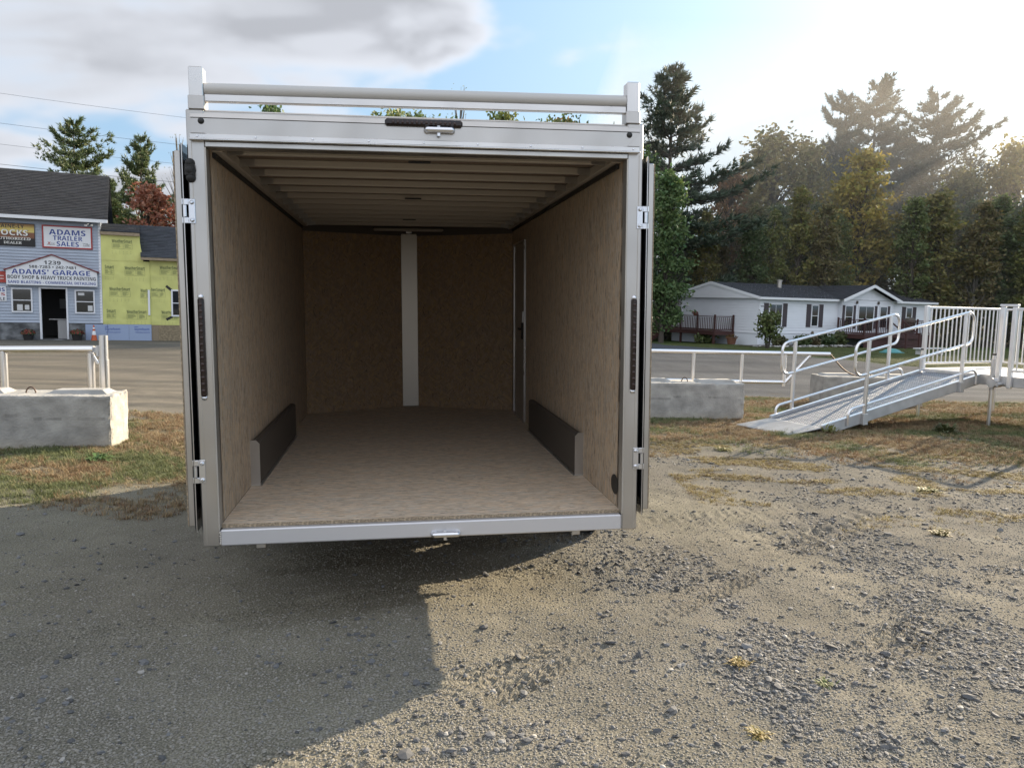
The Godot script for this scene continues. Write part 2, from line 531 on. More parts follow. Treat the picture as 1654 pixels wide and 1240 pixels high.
func ground_color(x: float, z: float) -> Color:
	var d := -z
	var n1 := fn.get_noise_2d(x * 0.5 + 100.0, z * 0.5)
	var n2 := fn2.get_noise_2d(x * 3.0, z * 3.0)
	var dirt := Color(0.183, 0.173, 0.150).lerp(Color(0.222, 0.206, 0.174), clampf(0.5 + n1, 0.0, 1.0))
	dirt = dirt.lerp(Color(0.245, 0.232, 0.178), clampf(0.32 - 0.12 * x + 0.5 * n1, 0.0, 0.75) * (1.0 - smoothstep(8.0, 13.0, d)))  # paler olive to the left: colour lifted where the trailer shade falls
	if d < 12.0:
		dirt = dirt.lerp(Color(0.172, 0.165, 0.150), 0.6 * loose(x, z))
	if d > 10.0:                                                # the yard and the drive
		var streak := fn.get_noise_2d(x * 0.25 + 50.0, z * 2.2)
		var yard := Color(0.225, 0.203, 0.168).lerp(Color(0.15, 0.14, 0.122), clampf(0.5 + 1.4 * streak, 0.0, 1.0))
		if x > 1.0:
			yard = yard.lerp(Color(0.092, 0.098, 0.108).lerp(Color(0.142, 0.147, 0.154), clampf(0.5 + 1.5 * fn.get_noise_2d(x * 0.12 + 5.0, z * 1.6), 0.0, 1.0)), smoothstep(11.5, 14.0, d))  # grey gravel drive, with the shade lying on it also darkened into its colour
			if d > 36.0: yard = yard.lerp(Color(0.11, 0.115, 0.125), smoothstep(36.0, 38.0, d))
		dirt = dirt.lerp(yard, smoothstep(10.0, 13.0, d))
	var s := strip(x, z)
	if s > 0.0:
		var g := clampf(0.5 + 1.6 * fn2.get_noise_2d(x * 1.1 + 9.0, z * 1.4), 0.0, 1.0)
		dirt = dirt.lerp(Color(0.22, 0.175, 0.105).lerp(Color(0.16, 0.145, 0.07), g), s * clampf(0.75 + n2, 0.0, 1.0))
	var w := lawn(x, z)
	if w > 0.0:
		dirt = dirt.lerp(Color(0.085, 0.125, 0.045).lerp(Color(0.12, 0.145, 0.06), clampf(0.5 + n1 * 1.5, 0.0, 1.0)), w)
	if d > 56.0 or (x < -32.0):
		dirt = dirt.lerp(Color(0.07, 0.065, 0.035), smoothstep(56.0, 62.0, d) if d > 56.0 else 0.4)
	var k := 1.28 + 0.18 * n2 + 0.08 * fn3.get_noise_2d(x * 14.0, z * 14.0)
	return Color(dirt.r * k, dirt.g * k, dirt.b * k)

func lines(near: Array, far: float, growth: float) -> PackedFloat32Array:   # near: [from, to, step] runs in rising order; grown outwards at the end
	var out := PackedFloat32Array()
	for r in near:
		var x: float = r[0]
		while x < r[1] - 1e-4:
			out.append(x); x += r[2]
	var last: Array = near[-1]
	var p: float = last[1]
	var st: float = last[2]
	while p < far:
		out.append(p); st *= growth; p += st
	out.append(far)
	return out

func make_ground() -> void:
	var right := lines([[0.0, 3.0, 0.024], [3.0, 8.0, 0.06]], 420.0, 1.16)
	var xs := PackedFloat32Array()
	var left := lines([[0.0, 2.2, 0.024], [2.2, 8.0, 0.06]], 420.0, 1.16)
	for i in range(left.size() - 1, 0, -1): xs.append(-left[i])
	xs.append_array(right)
	var zs := PackedFloat32Array([60.0, 25.0, 10.0, 4.0, 1.5, 0.0, -1.0, -1.7])
	for z in lines([[2.1, 5.4, 0.024], [5.4, 14.0, 0.07]], 480.0, 1.09): zs.append(-z)
	var nx := xs.size()
	var nz := zs.size()
	var v := PackedVector3Array(); v.resize(nx * nz)
	var c := PackedColorArray(); c.resize(nx * nz)
	var n := PackedVector3Array(); n.resize(nx * nz)
	for j in nz:
		for i in nx:
			var x := xs[i]
			var z := zs[j]
			v[j * nx + i] = Vector3(x, ground_y(x, z), z)
			c[j * nx + i] = ground_color(x, z)
	var idx := PackedInt32Array()
	idx.resize((nx - 1) * (nz - 1) * 6)
	var k := 0
	for j in nz:
		for i in nx:
			var a := v[j * nx + mini(i + 1, nx - 1)] - v[j * nx + maxi(i - 1, 0)]
			var b := v[mini(j + 1, nz - 1) * nx + i] - v[maxi(j - 1, 0) * nx + i]
			n[j * nx + i] = a.cross(b).normalized()
			if i < nx - 1 and j < nz - 1:
				var p := j * nx + i
				idx[k] = p; idx[k + 1] = p + nx; idx[k + 2] = p + nx + 1
				idx[k + 3] = p; idx[k + 4] = p + nx + 1; idx[k + 5] = p + 1
				k += 6
	for i in n.size():
		if n[i].y < 0: n[i] = -n[i]
	var arr := []
	arr.resize(Mesh.ARRAY_MAX)
	arr[Mesh.ARRAY_VERTEX] = v; arr[Mesh.ARRAY_NORMAL] = n; arr[Mesh.ARRAY_COLOR] = c
	arr[Mesh.ARRAY_INDEX] = idx
	var m := ArrayMesh.new()
	m.add_surface_from_arrays(Mesh.PRIMITIVE_TRIANGLES, arr)
	var g := mat(L(1.25, 1.25, 1.25), 0.92)
	g.albedo_color = Color(1, 1, 1)
	g.metallic_specular = 0.1
	g.vertex_color_use_as_albedo = true
	g.albedo_texture = noise_tex(FastNoiseLite.TYPE_SIMPLEX, 0.11, 1024, 0.58, 1.0, 31, 4)
	g.heightmap_enabled = true
	g.heightmap_texture = noise_tex(FastNoiseLite.TYPE_SIMPLEX, 0.085, 1024, 0.0, 1.0, 32, 4)
	g.heightmap_scale = 0.32
	tri_map(g, Vector3(0.62, 0.62, 0.62), true)
	tag(put("ground", m, g, null), "", "", "", "structure")

# ---------------------------------------------------------------- sky
func make_sky() -> PanoramaSkyMaterial:
	var w := 2048
	var h := 1024
	var data := PackedFloat32Array()
	data.resize(w * h * 3)
	var f := FastNoiseLite.new()
	f.noise_type = FastNoiseLite.TYPE_SIMPLEX_SMOOTH
	f.frequency = 0.55
	f.fractal_octaves = 6
	f.fractal_gain = 0.52
	f.seed = 14
	var f2 := FastNoiseLite.new()
	f2.noise_type = FastNoiseLite.TYPE_SIMPLEX_SMOOTH
	f2.frequency = 0.3
	f2.fractal_octaves = 3
	f2.seed = 77
	var sun := Vector3(sin(SUN_AZ) * cos(SUN_EL), sin(SUN_EL), -cos(SUN_AZ) * cos(SUN_EL))
	for j in h:
		var el := (0.5 - (j + 0.5) / h) * PI
		var e := maxf(el, 0.0)
		for i in w:
			var k := (j * w + i) * 3
			if el < -0.03:
				data[k] = 0.16; data[k + 1] = 0.15; data[k + 2] = 0.13
				continue
			var az := wrapf((i + 0.5) / w * TAU, -PI, PI)        # column 0 looks along -z
			var dir := Vector3(sin(az) * cos(e), sin(e), -cos(az) * cos(e))
			var ang := acos(clampf(dir.dot(sun), -1.0, 1.0))
			var up := pow(1.0 - sin(e), 2.2)
			var r := lerpf(0.038, 0.145, up); var g := lerpf(0.105, 0.215, up); var b := lerpf(0.215, 0.285, up)
			var g1 := exp(-ang / 0.25) * 1.0
			var g2 := exp(-ang / 0.90) * 0.20
			r += g1 * 0.97 + g2 * 0.72; g += g1 * 0.96 + g2 * 0.90; b += g1 * 0.88 + g2 * 0.90
			# clouds on a high layer, thick to the left of the view's middle, none near the sun
			var t := 1.0 / (sin(e) + 0.22)
			var px := dir.x * t; var pz := dir.z * t
			var wx := px + 0.30 * f2.get_noise_2d(px * 3.0 + 40.0, pz * 3.0)
			var dens := 1.45 * f.get_noise_2d(wx * 2.3 + 4.0, pz * 3.2) + 0.9 * f2.get_noise_2d(px * 2.6, pz * 3.4)
			var edge := az + 0.30 * f2.get_noise_2d(px * 3.0 + 9.0, pz * 3.0) + 0.34 * f.get_noise_2d(px * 3.0, pz * 4.4)
			var cover := lerpf(0.85, -1.5, smoothstep(-0.34, 0.26, edge))
			cover = lerpf(cover, 0.50, smoothstep(1.3, 2.4, absf(az)))  # unseen clouds behind the camera, added to fill the shade
			cover += 0.45 * smoothstep(0.22, 0.30, e)
			cover -= 0.55 * smoothstep(0.245, 0.21, e) * smoothstep(0.13, 0.16, e)
			var c := smoothstep(-0.38, 0.80, dens + cover)
			if c > 0.0:
				var thick := smoothstep(0.25, 1.35, dens + cover)
				var body := 1.45 * f.get_noise_2d(wx * 2.3 + 4.16, pz * 3.2 - 0.14) + 0.9 * f2.get_noise_2d(px * 2.6 + 0.2, pz * 3.4 - 0.2)
				var lit := clampf(0.5 + 1.3 * (dens - body), 0.0, 1.0)
				var glow := exp(-ang / 0.45) * 0.28
				var cb := lerpf(0.285, 0.172, clampf(thick * (1.25 - 0.9 * lit), 0.0, 1.0)) + glow * (1.0 - 0.4 * thick) + 0.24 * smoothstep(1.0, 2.2, absf(az))  # last term brightens the added clouds behind the camera
				r = lerpf(r, cb * 0.96, c); g = lerpf(g, cb * 1.0, c); b = lerpf(b, cb * 1.09, c)
			data[k] = r; data[k + 1] = g; data[k + 2] = b
	var im := Image.create_from_data(w, h, false, Image.FORMAT_RGBF, data.to_byte_array())
	var m := PanoramaSkyMaterial.new()
	m.panorama = ImageTexture.create_from_image(im)
	return m

const SUN_AZ := 0.803      # 46 degrees to the right of the view
const SUN_EL := 0.33       # 19 degrees up

func _ready() -> void:
	# camera
	var cam := Camera3D.new()
	cam.name = "camera"
	cam.fov = 51.83
	cam.near = 0.05
	cam.far = 1500.0
	cam.transform = Transform3D(Basis.from_euler(Vector3(-0.10385, 0, 0)) * Basis(Vector3.BACK, 0.0245), Vector3(0, 1.6, 0))
	add_child(cam)
	# sky, sun and exposure
	var env := Environment.new()
	env.background_mode = Environment.BG_SKY
	env.sky = Sky.new()
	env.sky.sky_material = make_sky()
	env.tonemap_mode = Environment.TONE_MAPPER_LINEAR
	env.tonemap_exposure = 2.85
	env.volumetric_fog_enabled = true
	env.volumetric_fog_density = 0.0
	env.sdfgi_enabled = true
	env.ssao_enabled = true
	env.ssil_enabled = true
	var we := WorldEnvironment.new()
	we.name = "environment"
	we.environment = env
	add_child(we)
	var sun := DirectionalLight3D.new()
	sun.name = "sun"
	sun.light_energy = 1.6
	sun.light_color = Color(1.0, 0.92, 0.80)
	sun.light_angular_distance = 0.5
	sun.shadow_enabled = true
	sun.rotation = Vector3(-SUN_EL, PI - SUN_AZ, 0)
	add_child(sun)

	rng.seed = 5
	fn.seed = 3; fn.frequency = 0.5; fn.fractal_octaves = 3
	fn2.seed = 8; fn2.frequency = 0.5; fn2.fractal_octaves = 2
	fn3.seed = 12; fn3.frequency = 0.5; fn3.fractal_octaves = 1
	materials()
	make_ground()
	make_garage()
	make_house()
	make_woods()
	make_trailer()
	make_blocks_and_gates()
	make_ramp()
	make_wires()
	make_yard_things()
	make_stones()
	make_grass()

# ---------------------------------------------------------------- the open cargo trailer
func make_trailer() -> void:
	var t := thing("cargo_trailer", "open aluminium enclosed cargo trailer seen from behind with strand board interior", "trailer")
	t.transform = Transform3D(Basis(Vector3(0.9886, 0.0227, -0.14884), Vector3(-0.02297, 0.99974, 0.0), Vector3(0.1488, 0.0034, 0.98886)).orthonormalized(), Vector3(-1.46944, 0.39002, -3.69446))
	var W := 2.162
	var V3 := func(x: float, y: float, z: float) -> Vector3: return Vector3(x, y, z)
	var b: MB
	# shell
	pbox("corner_post", Vector3(0, -0.002, -0.10), Vector3(0.082, 2.046, 0), M.alu, t, 0.006)
	pbox("corner_post", Vector3(2.080, -0.002, -0.10), Vector3(W, 2.05, 0), M.alu, t, 0.006)
	for u in [0.021, 2.141]:
		pbox("post_seam", Vector3(u - 0.0012, 0.01, -0.002), Vector3(u + 0.0012, 1.90, 0.0022), M.alu_dull, t, 0.0)
	for u in [0.0805, 2.0815]:
		pbox("edge_lip", Vector3(u - 0.004, 0.083, -0.06), Vector3(u + 0.004, 1.879, 0.005), M.alu_dull, t, 0.002)
	pbox("header_beam", Vector3(0.0825, 1.883, -0.10), Vector3(2.0795, 2.04, -0.003), M.alu, t, 0.004)
	pbox("header_panel", Vector3(0.021, 1.93, -0.003), Vector3(2.141, 2.006, 0.010), M.alu, t, 0.002)
	b = MB.new()
	b.prism([V3.call(0.021, 2.008, 0.011), V3.call(0.021, 2.046, -0.012), V3.call(0.021, 2.046, -0.07), V3.call(0.021, 2.008, -0.07)], Vector3(2.12, 0, 0))
	obj("header_cap", b, M.alu, t)
	b = MB.new()
	b.box(Vector3(0.017, 1.907, 0.004), Vector3(2.137, 1.936, 0.013), 0.002)
	b.box(Vector3(0.017, 1.903, 0.006), Vector3(2.137, 1.912, 0.034), 0.003)
	obj("drip_rail", b, M.alu_bright, t)
	for i in 9:
		var s := MB.new()
		s.dome(Vector3(0.05 + i * 0.257, 1.924, 0.013), Vector3.BACK, 0.006, 0.004, 8, 2)
		obj("rail_screw", s, M.zinc, t)
	pbox("header_lip", Vector3(0.081, 1.878, -0.085), Vector3(2.081, 1.9025, 0.007), M.alu, t, 0.003)
	for s in [0, 1]:
		b = MB.new()
		var q := [Vector3(0.022, 2.003, 0.0105), Vector3(0.022, 1.938, 0.0105), Vector3(0.085, 1.938, 0.0105)]
		if s:
			q = [Vector3(2.14, 2.003, 0.0105), Vector3(2.077, 1.938, 0.0105), Vector3(2.14, 1.938, 0.0105)]
		b.prism(q, Vector3(0, 0, 0.004))
		obj("gusset", b, M.alu, t)
		b = MB.new()
		b.dome(Vector3(0.069 if not s else 2.086, 1.992, 0.011), Vector3.BACK, 0.0145, 0.011, 14, 4)
		obj("clearance_light", b, M.black, t)
	pbox("sill_beam", Vector3(0.0825, 0.0, -0.10), Vector3(2.0795, 0.079, 0.0), M.sill, t, 0.006)
	b = MB.new()
	for i in 7:
		b.dome(Vector3(0.083 + rng.randf_range(-0.002, 0.002), 0.012 + i * 0.009, 0.0), Vector3.BACK, 0.006, 0.004, 6, 2)
	obj("weld_bead", b, M.alu_dull, t)
	b = MB.new()
	b.prism([Vector3(0.0835, 0.080, -0.038), Vector3(2.0785, 0.080, -0.038), Vector3(2.0785, 0.080, -3.85), Vector3(1.081, 0.080, -4.34), Vector3(0.0835, 0.080, -3.85)], Vector3(0, 0.018, 0))
	obj("floor", b, M.osb_floor, t)
	b = MB.new()
	b.box(Vector3(0.086, 0.0802, -0.038), Vector3(2.076, 0.0975, -0.0355))
	obj("floor_edge", b, M.chip, t)
	for s in [0, 1]:
		var a := 0.064 if not s else 2.080
		pbox("wall_panel", Vector3(a, 0.0985, -3.85), Vector3(a + 0.018, 1.884, -0.062), M.osb_wall, t, 0.0)
		var a2 := 0.002 if not s else W - 0.014
		pbox("outer_skin", Vector3(a2, 0.0, -3.9), Vector3(a2 + 0.012, 2.04, -0.1005), M.gloss, t, 0.0)
		var a3 := 0.0825 if not s else W - 0.1025
		pbox("cable_channel", Vector3(a3, 1.852, -3.80), Vector3(a3 + 0.016, 1.876, -0.13), M.black, t, 0.002)
		var a4 := 0.0825 if not s else W - 0.132
		pbox("top_rail", Vector3(a4, 1.878, -3.84), Vector3(a4 + 0.05, 1.924, -0.11), M.alu_tan, t, 0.003)
	b = MB.new()
	b.prism([Vector3(0.0, 2.041, -0.09), Vector3(W, 2.041, -0.09), Vector3(W, 2.041, -3.9), Vector3(1.081, 2.041, -4.45), Vector3(0.0, 2.041, -3.9)], Vector3(0, 0.012, 0))
	obj("roof_skin", b, M.alu_bright, t)
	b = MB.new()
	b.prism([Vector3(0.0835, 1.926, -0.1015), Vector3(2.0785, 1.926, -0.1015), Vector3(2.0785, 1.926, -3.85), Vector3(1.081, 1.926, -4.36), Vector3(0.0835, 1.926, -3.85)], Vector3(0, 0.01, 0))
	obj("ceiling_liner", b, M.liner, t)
	# twelve roof bows, each with a bracket at both ends
	for i in 12:
		var z := -0.25 - 0.325 * i
		b = MB.new()
		b.box(Vector3(0.134, 1.890, z - 0.020), Vector3(2.03, 1.927, z + 0.020), 0.004)
		var bow := obj("roof_bow", b, M.alu_tan, t)
		for s in [0, 1]:
			var u := 0.133 if not s else 2.031
			var g := MB.new()
			var o := 0.075 if not s else -0.075
			var q := [Vector3(u, 1.880, z + 0.021), Vector3(u + o, 1.888, z + 0.021), Vector3(u + o, 1.922, z + 0.021), Vector3(u, 1.924, z + 0.021)]
			if s: q.reverse()
			g.prism(q, Vector3(0, 0, 0.004))
			obj("bow_bracket", g, M.alu, bow)
	for z in [-0.31, -1.77, -3.2]:
		pbox("light_strip", Vector3(1.01, 1.884, z - 0.018), Vector3(1.125, 1.892, z + 0.018), M.black, t, 0.003)
	# the vee nose
	for s in [0, 1]:
		var p0 := Vector3(0.083, 0, -3.85); var p1 := Vector3(1.081, 0, -4.34)
		if s:
			p0 = Vector3(1.081, 0, -4.34); p1 = Vector3(2.079, 0, -3.85)
		b = MB.new()
		var back := Vector3(0, 0, -0.018)
		var c := [p0 + Vector3(0, 0.0985, 0), p1 + Vector3(0, 0.0985, 0), p1 + Vector3(0, 1.835, 0), p0 + Vector3(0, 1.835, 0)]
		b.prism([c[0] + back, c[1] + back, c[2] + back, c[3] + back], -back)
		obj("nose_panel", b, M.osb_nose, t)
		b = MB.new()
		var e := (p1 - p0).normalized() * 0.0
		b.prism([p0 + Vector3(0, 1.836, -0.02) + e, p1 + Vector3(0, 1.836, -0.02), p1 + Vector3(0, 1.925, -0.02), p0 + Vector3(0, 1.925, -0.02)], Vector3(0, 0, 0.026))
		obj("nose_trim", b, M.wheel_box, t)
		b = MB.new()
		b.prism([p0 + Vector3(-0.08 if not s else 0.0, 0, -0.07), p1 + Vector3(0.08 if s else 0.0, 0, -0.07), p1 + Vector3(0.08 if s else 0.0, 2.04, -0.07), p0 + Vector3(-0.08 if not s else 0.0, 2.04, -0.07)], Vector3(0, 0, 0.012))
		obj("nose_skin", b, M.gloss, t)
	b = MB.new()
	b.box(Vector3(0.998, 0.0985, -4.32), Vector3(1.166, 1.858, -4.296), 0.005)
	obj("nose_column", b, M.column, t)
	pbox("column_bracket", Vector3(1.052, 1.859, -4.31), Vector3(1.112, 1.895, -4.290), M.alu_bright, t, 0.003)
	pbox("dome_light", Vector3(0.73, 1.868, -4.15), Vector3(1.42, 1.893, -4.07), M.alu_tan, t, 0.012)
	pbox("outlet_cover", Vector3(0.45, 0.32, -4.032), Vector3(0.52, 0.43, -4.02), M.osb_nose, t, 0.004)
	# side door
	var d := pbox("side_door", Vector3(2.070, 0.115, -3.645), Vector3(2.0795, 1.70, -3.075), M.alu_dull, t, 0.002)
	for r in [[0.0985, 0.117, -3.68, -3.05], [1.698, 1.722, -3.68, -3.05], [0.118, 1.697, -3.68, -3.652], [0.118, 1.697, -3.072, -3.046]]:
		pbox("door_frame", Vector3(2.058, r[0], r[2]), Vector3(2.0795, r[1], r[3]), M.alu_bright, d, 0.003)
	b = MB.new()
	b.box(Vector3(2.052, 0.84, -3.16), Vector3(2.0695, 0.99, -3.115), 0.006)
	b.bar(Vector3(2.045, 0.93, -3.14), Vector3(2.045, 0.93, -3.26), 0.016, 0.02, 0.005)
	obj("door_handle", b, M.black, d)
	pbox("door_latch", Vector3(2.045, 0.99, -3.068), Vector3(2.0575, 1.09, -3.03), M.white, d, 0.005)
	# wheel boxes along both walls
	for s in [0, 1]:
		var u0 := 0.0825 if not s else 2.029
		var u1 := 0.133 if not s else 2.0795
		b = MB.new()
		b.box(Vector3(u0, 0.0985, -2.6), Vector3(u1, 0.362, -0.86), 0.012)
		var wb := obj("wheel_box", b, M.wheel_box, t)
		b = MB.new()
		var q := [Vector3(u0, 0.0985, -0.858), Vector3(u1 + 0.002, 0.0985, -0.858), Vector3(u1 + 0.002, 0.345, -0.858), Vector3(u1 - 0.018, 0.367, -0.858), Vector3(u0, 0.367, -0.858)]
		if s:
			q = [Vector3(u0 - 0.002, 0.0985, -0.858), Vector3(u1, 0.0985, -0.858), Vector3(u1, 0.367, -0.858), Vector3(u0 + 0.018, 0.367, -0.858), Vector3(u0 - 0.002, 0.345, -0.858)]
		b.prism(q, Vector3(0, 0, 0.004))
		obj("box_end", b, M.alu, wb)
		pbox("box_flange", Vector3(u0 if not s else u0 - 0.012, 0.0985, -2.58), Vector3(u1 + 0.012 if not s else u1, 0.103, -0.84), M.alu_dull, wb, 0.001)
	b = MB.new()
	for k in 20:
		var a0 := TAU * k / 20
		var a1 := TAU * (k + 1) / 20
		var o := Vector3(2.0775, 0.21, -0.132)
		b.tri(o, o + Vector3(0, sin(a1) * 0.053, cos(a1) * 0.072), o + Vector3(0, sin(a0) * 0.053, cos(a0) * 0.072))
	obj("vent_hole", b, M.black, t)
	# rear lights, latches, bumper
	b = MB.new()
	b.box(Vector3(0.896, 1.997, 0.010), Vector3(1.262, 2.030, 0.030), 0.012)
	var bl := obj("brake_light", b, M.lens, t)
	for i in 14:
		b = MB.new()
		b.dome(Vector3(0.935 + i * 0.0222, 2.0135, 0.029), Vector3.BACK, 0.009, 0.004, 8, 2)
		obj("light_segment", b, M.lens_led, bl)
	for s in [0, 1]:
		var u := 0.036 if not s else 2.1265
		b = MB.new()
		b.box(Vector3(u - 0.0135, 0.726, 0.0), Vector3(u + 0.0135, 1.192, 0.017), 0.008)
		var tl := obj("tail_light", b, M.lens, t)
		for i in 14:
			b = MB.new()
			b.dome(Vector3(u, 0.757 + i * 0.0311, 0.016), Vector3.BACK, 0.0095, 0.004, 8, 2)
			obj("light_segment", b, M.lens_led, tl)
		for v in [0.722, 1.196]:
			b = MB.new()
			b.dome(Vector3(u, v, 0.0), Vector3.BACK, 0.014, 0.012, 10, 3)
			obj("light_cap", b, M.zinc, tl)
	for p in [[1.152, 1.983, 0.010], [1.168, 0.018, 0.0]]:
		b = MB.new()
		b.tube([Vector3(p[0] - 0.058, p[1], p[2] + 0.020), Vector3(p[0] + 0.058, p[1], p[2] + 0.020)], 0.014, 0.014, 14)
		b.dome(Vector3(p[0] - 0.058, p[1], p[2]), Vector3.BACK, 0.018, 0.034, 12, 3)
		b.dome(Vector3(p[0] + 0.058, p[1], p[2]), Vector3.BACK, 0.018, 0.034, 12, 3)
		b.box(Vector3(p[0] - 0.012, p[1] - 0.03, p[2] + 0.012), Vector3(p[0] + 0.004, p[1] + 0.02, p[2] + 0.02), 0.002)
		obj("latch_keeper", b, M.zinc, t)
	b = MB.new()
	b.dome(Vector3(0.012, 1.772, 0.0), Vector3.BACK, 0.026, 0.034, 14, 4)
	b.box(Vector3(-0.010, 1.740, 0.0), Vector3(0.034, 1.805, 0.026), 0.010)
	b.dome(Vector3(0.012, 1.805, 0.0), Vector3.BACK, 0.022, 0.03, 14, 4)
	b.dome(Vector3(0.014, 1.738, 0.0), Vector3.BACK, 0.022, 0.03, 14, 4)
	obj("door_holdback", b, M.rubber, t)
	# ladder rack over the rear
	pbox("rack_post", Vector3(0.017, 2.052, -0.075), Vector3(0.080, 2.236, -0.004), M.alu_bright, t, 0.004)
	pbox("rack_post", Vector3(2.076, 2.060, -0.075), Vector3(2.139, 2.250, -0.004), M.alu_bright, t, 0.004)
	pbox("post_foot", Vector3(0.012, 2.0465, -0.08), Vector3(0.084, 2.108, -0.0005), M.alu, t, 0.003)
	pbox("post_foot", Vector3(2.072, 2.0505, -0.08), Vector3(2.143, 2.11, -0.0005), M.alu, t, 0.003)
	ptube("rack_roller", [Vector3(0.082, 2.142, -0.035), Vector3(2.0745, 2.161, -0.035)], 0.029, M.roller, t, 20)
	b = MB.new()
	b.bar(Vector3(0.082, 2.101, -0.03), Vector3(2.0745, 2.117, -0.03), 0.036, 0.034, 0.003)
	obj("rack_bar", b, M.alu_bright, t)
	# rear doors folded right round against the sides
	for s in [0, 1]:
		var m := func(x: float) -> float: return x if not s else W - x
		var door: MeshInstance3D = side_box(s, W, "rear_door", -0.060, -0.030, 0.100, 1.862, -0.98, -0.008, M.alu, t, 0.004)
		side_box(s, W, "door_liner", -0.066, -0.0605, 0.102, 1.858, -0.978, -0.012, M.chip, door, 0.0)
		side_box(s, W, "door_seal", -0.0295, -0.0255, 0.085, 1.885, -0.99, 0.006, M.rubber, door, 0.001)
		side_box(s, W, "door_skin", -0.025, -0.0225, 0.076, 1.892, -1.0, 0.010, M.gloss, door, 0.0)
		side_box(s, W, "skin_edge", -0.0222, -0.019, 0.076, 1.892, 0.004, 0.011, M.alu_bright, door, 0.0)
		for v in ([1.532, 0.313] if not s else [1.538, 0.317]):
			b = MB.new()
			var f: float = v
			var X := func(x: float) -> float: return m.call(x)
			var put3 := func(x0: float, x1: float, y0: float, y1: float, z0: float, z1: float) -> void:
				var a := float(X.call(x0)); var c := float(X.call(x1))
				b.box(Vector3(minf(a, c), y0, z0), Vector3(maxf(a, c), y1, z1), 0.002)
			put3.call(-0.002, 0.028, f, f + 0.112, 0.0005, 0.006)
			put3.call(-0.030, 0.0, f + 0.084, f + 0.112, 0.002, 0.010)
			put3.call(-0.030, 0.0, f, f + 0.028, 0.002, 0.010)
			b.tube([Vector3(X.call(-0.017), f + 0.030, 0.006), Vector3(X.call(-0.017), f + 0.082, 0.006)], 0.0085, 0.0085, 12)
			var hg := obj("hinge", b, M.zinc, t)
			for y in [0.016, 0.096]:
				var bb := MB.new()
				bb.dome(Vector3(X.call(0.014), f + y, 0.006), Vector3.BACK, 0.011, 0.008, 10, 3)
				bb.obox(Transform3D(Basis(Vector3.BACK, 0.4), Vector3(X.call(0.014), f + y, 0.009)), Vector3(0.013, 0.013, 0.012), 0.002)
				obj("bolt", bb, M.zinc, hg)
	# underside: rails, axles, wheels, polished fenders, tongue
	pbox("frame_rail", Vector3(0.242, -0.028, -3.9), Vector3(0.288, -0.001, -0.03), M.alu, t, 0.004)
	pbox("frame_rail", Vector3(1.822, -0.028, -3.9), Vector3(1.868, -0.001, -0.03), M.alu, t, 0.004)
	pbox("tongue_beam", Vector3(1.05, -0.06, -5.5), Vector3(1.11, -0.002, -3.9), M.alu, t, 0.004)
	ptube("jack_leg", [Vector3(1.08, 0.25, -5.1), Vector3(1.08, -0.48, -5.1)], 0.03, M.zinc, t)
	for z in [-1.66, -2.38]:
		ptube("axle", [Vector3(0.0, -0.115, z), Vector3(W, -0.165, z)], 0.03, M.black, t, 8)
		for s in [0, 1]:
			var wl := MB.new()
			wl.lathe(Vector3.ZERO, [[0.19, -0.09], [0.29, -0.098], [0.32, -0.085], [0.33, -0.05], [0.33, 0.05], [0.32, 0.085], [0.29, 0.098], [0.19, 0.09], [0.19, -0.09]], 28)
			var wheel := obj("wheel", wl, M.tyre, t)
			wheel.position = Vector3(-0.115, -0.105, z) if not s else Vector3(W + 0.115, -0.165, z)
			wheel.rotation.z = PI / 2
			var rm := MB.new()
			rm.lathe(Vector3.ZERO, [[0.0, -0.05], [0.188, -0.07], [0.188, 0.07], [0.0, 0.05]], 20)
			obj("rim", rm, M.alu_bright, wheel)
	for s in [0, 1]:
		b = MB.new()
		var pr := []
		for p in [[-1.20, 0.02], [-1.29, 0.20], [-1.43, 0.30], [-2.58, 0.30], [-2.72, 0.20], [-2.81, 0.02]]:
			pr.append(Vector3(0, p[1], p[0]))
		var x0 := -0.225 if not s else W + 0.001
		for i in pr.size() - 1:
			var a: Vector3 = pr[i]; var c: Vector3 = pr[i + 1]
			b.bar(a + Vector3(x0 + 0.112, 0, 0), c + Vector3(x0 + 0.112, 0, 0), 0.224, 0.006, 0.0)
		obj("fender", b, M.chrome_fender, t)

# ---------------------------------------------------------------- buildings
func side_box(s: int, w: float, called: String, x0: float, x1: float, y0: float, y1: float, z0: float, z1: float, mm: Material, par: Node3D, bv := 0.003) -> MeshInstance3D:
	var a := x0 if not s else w - x1
	var c := x1 if not s else w - x0
	return pbox(called, Vector3(a, y0, z0), Vector3(c, y1, z1), mm, par, bv)

func lap(b: MB, o: Vector3, ux: Vector3, out: Vector3, x0: float, x1: float, y0: float, y1: float, course: float, top = null) -> void:
	# lapped boards on a wall: o + ux * x + up * y, standing out along «out»; top(y) gives [x0, x1] where the wall narrows
	var y := y0
	while y < y1 - 0.005:
		var y2 := minf(y + course, y1)
		var a0 := x0; var a1 := x1; var c0 := x0; var c1 := x1
		if top != null:
			var ra: Array = top.call(y); var rb: Array = top.call(y2)
			a0 = ra[0]; a1 = ra[1]; c0 = rb[0]; c1 = rb[1]
		if a1 > a0:
			var p := o + Vector3.UP * y; var q := o + Vector3.UP * y2
			b.quad(p + ux * a0 + out * 0.036, p + ux * a1 + out * 0.036, q + ux * c1 + out * 0.002, q + ux * c0 + out * 0.002)
			b.quad(p + ux * a0, p + ux * a1, p + ux * a1 + out * 0.036, p + ux * a0 + out * 0.036)
		y = y2

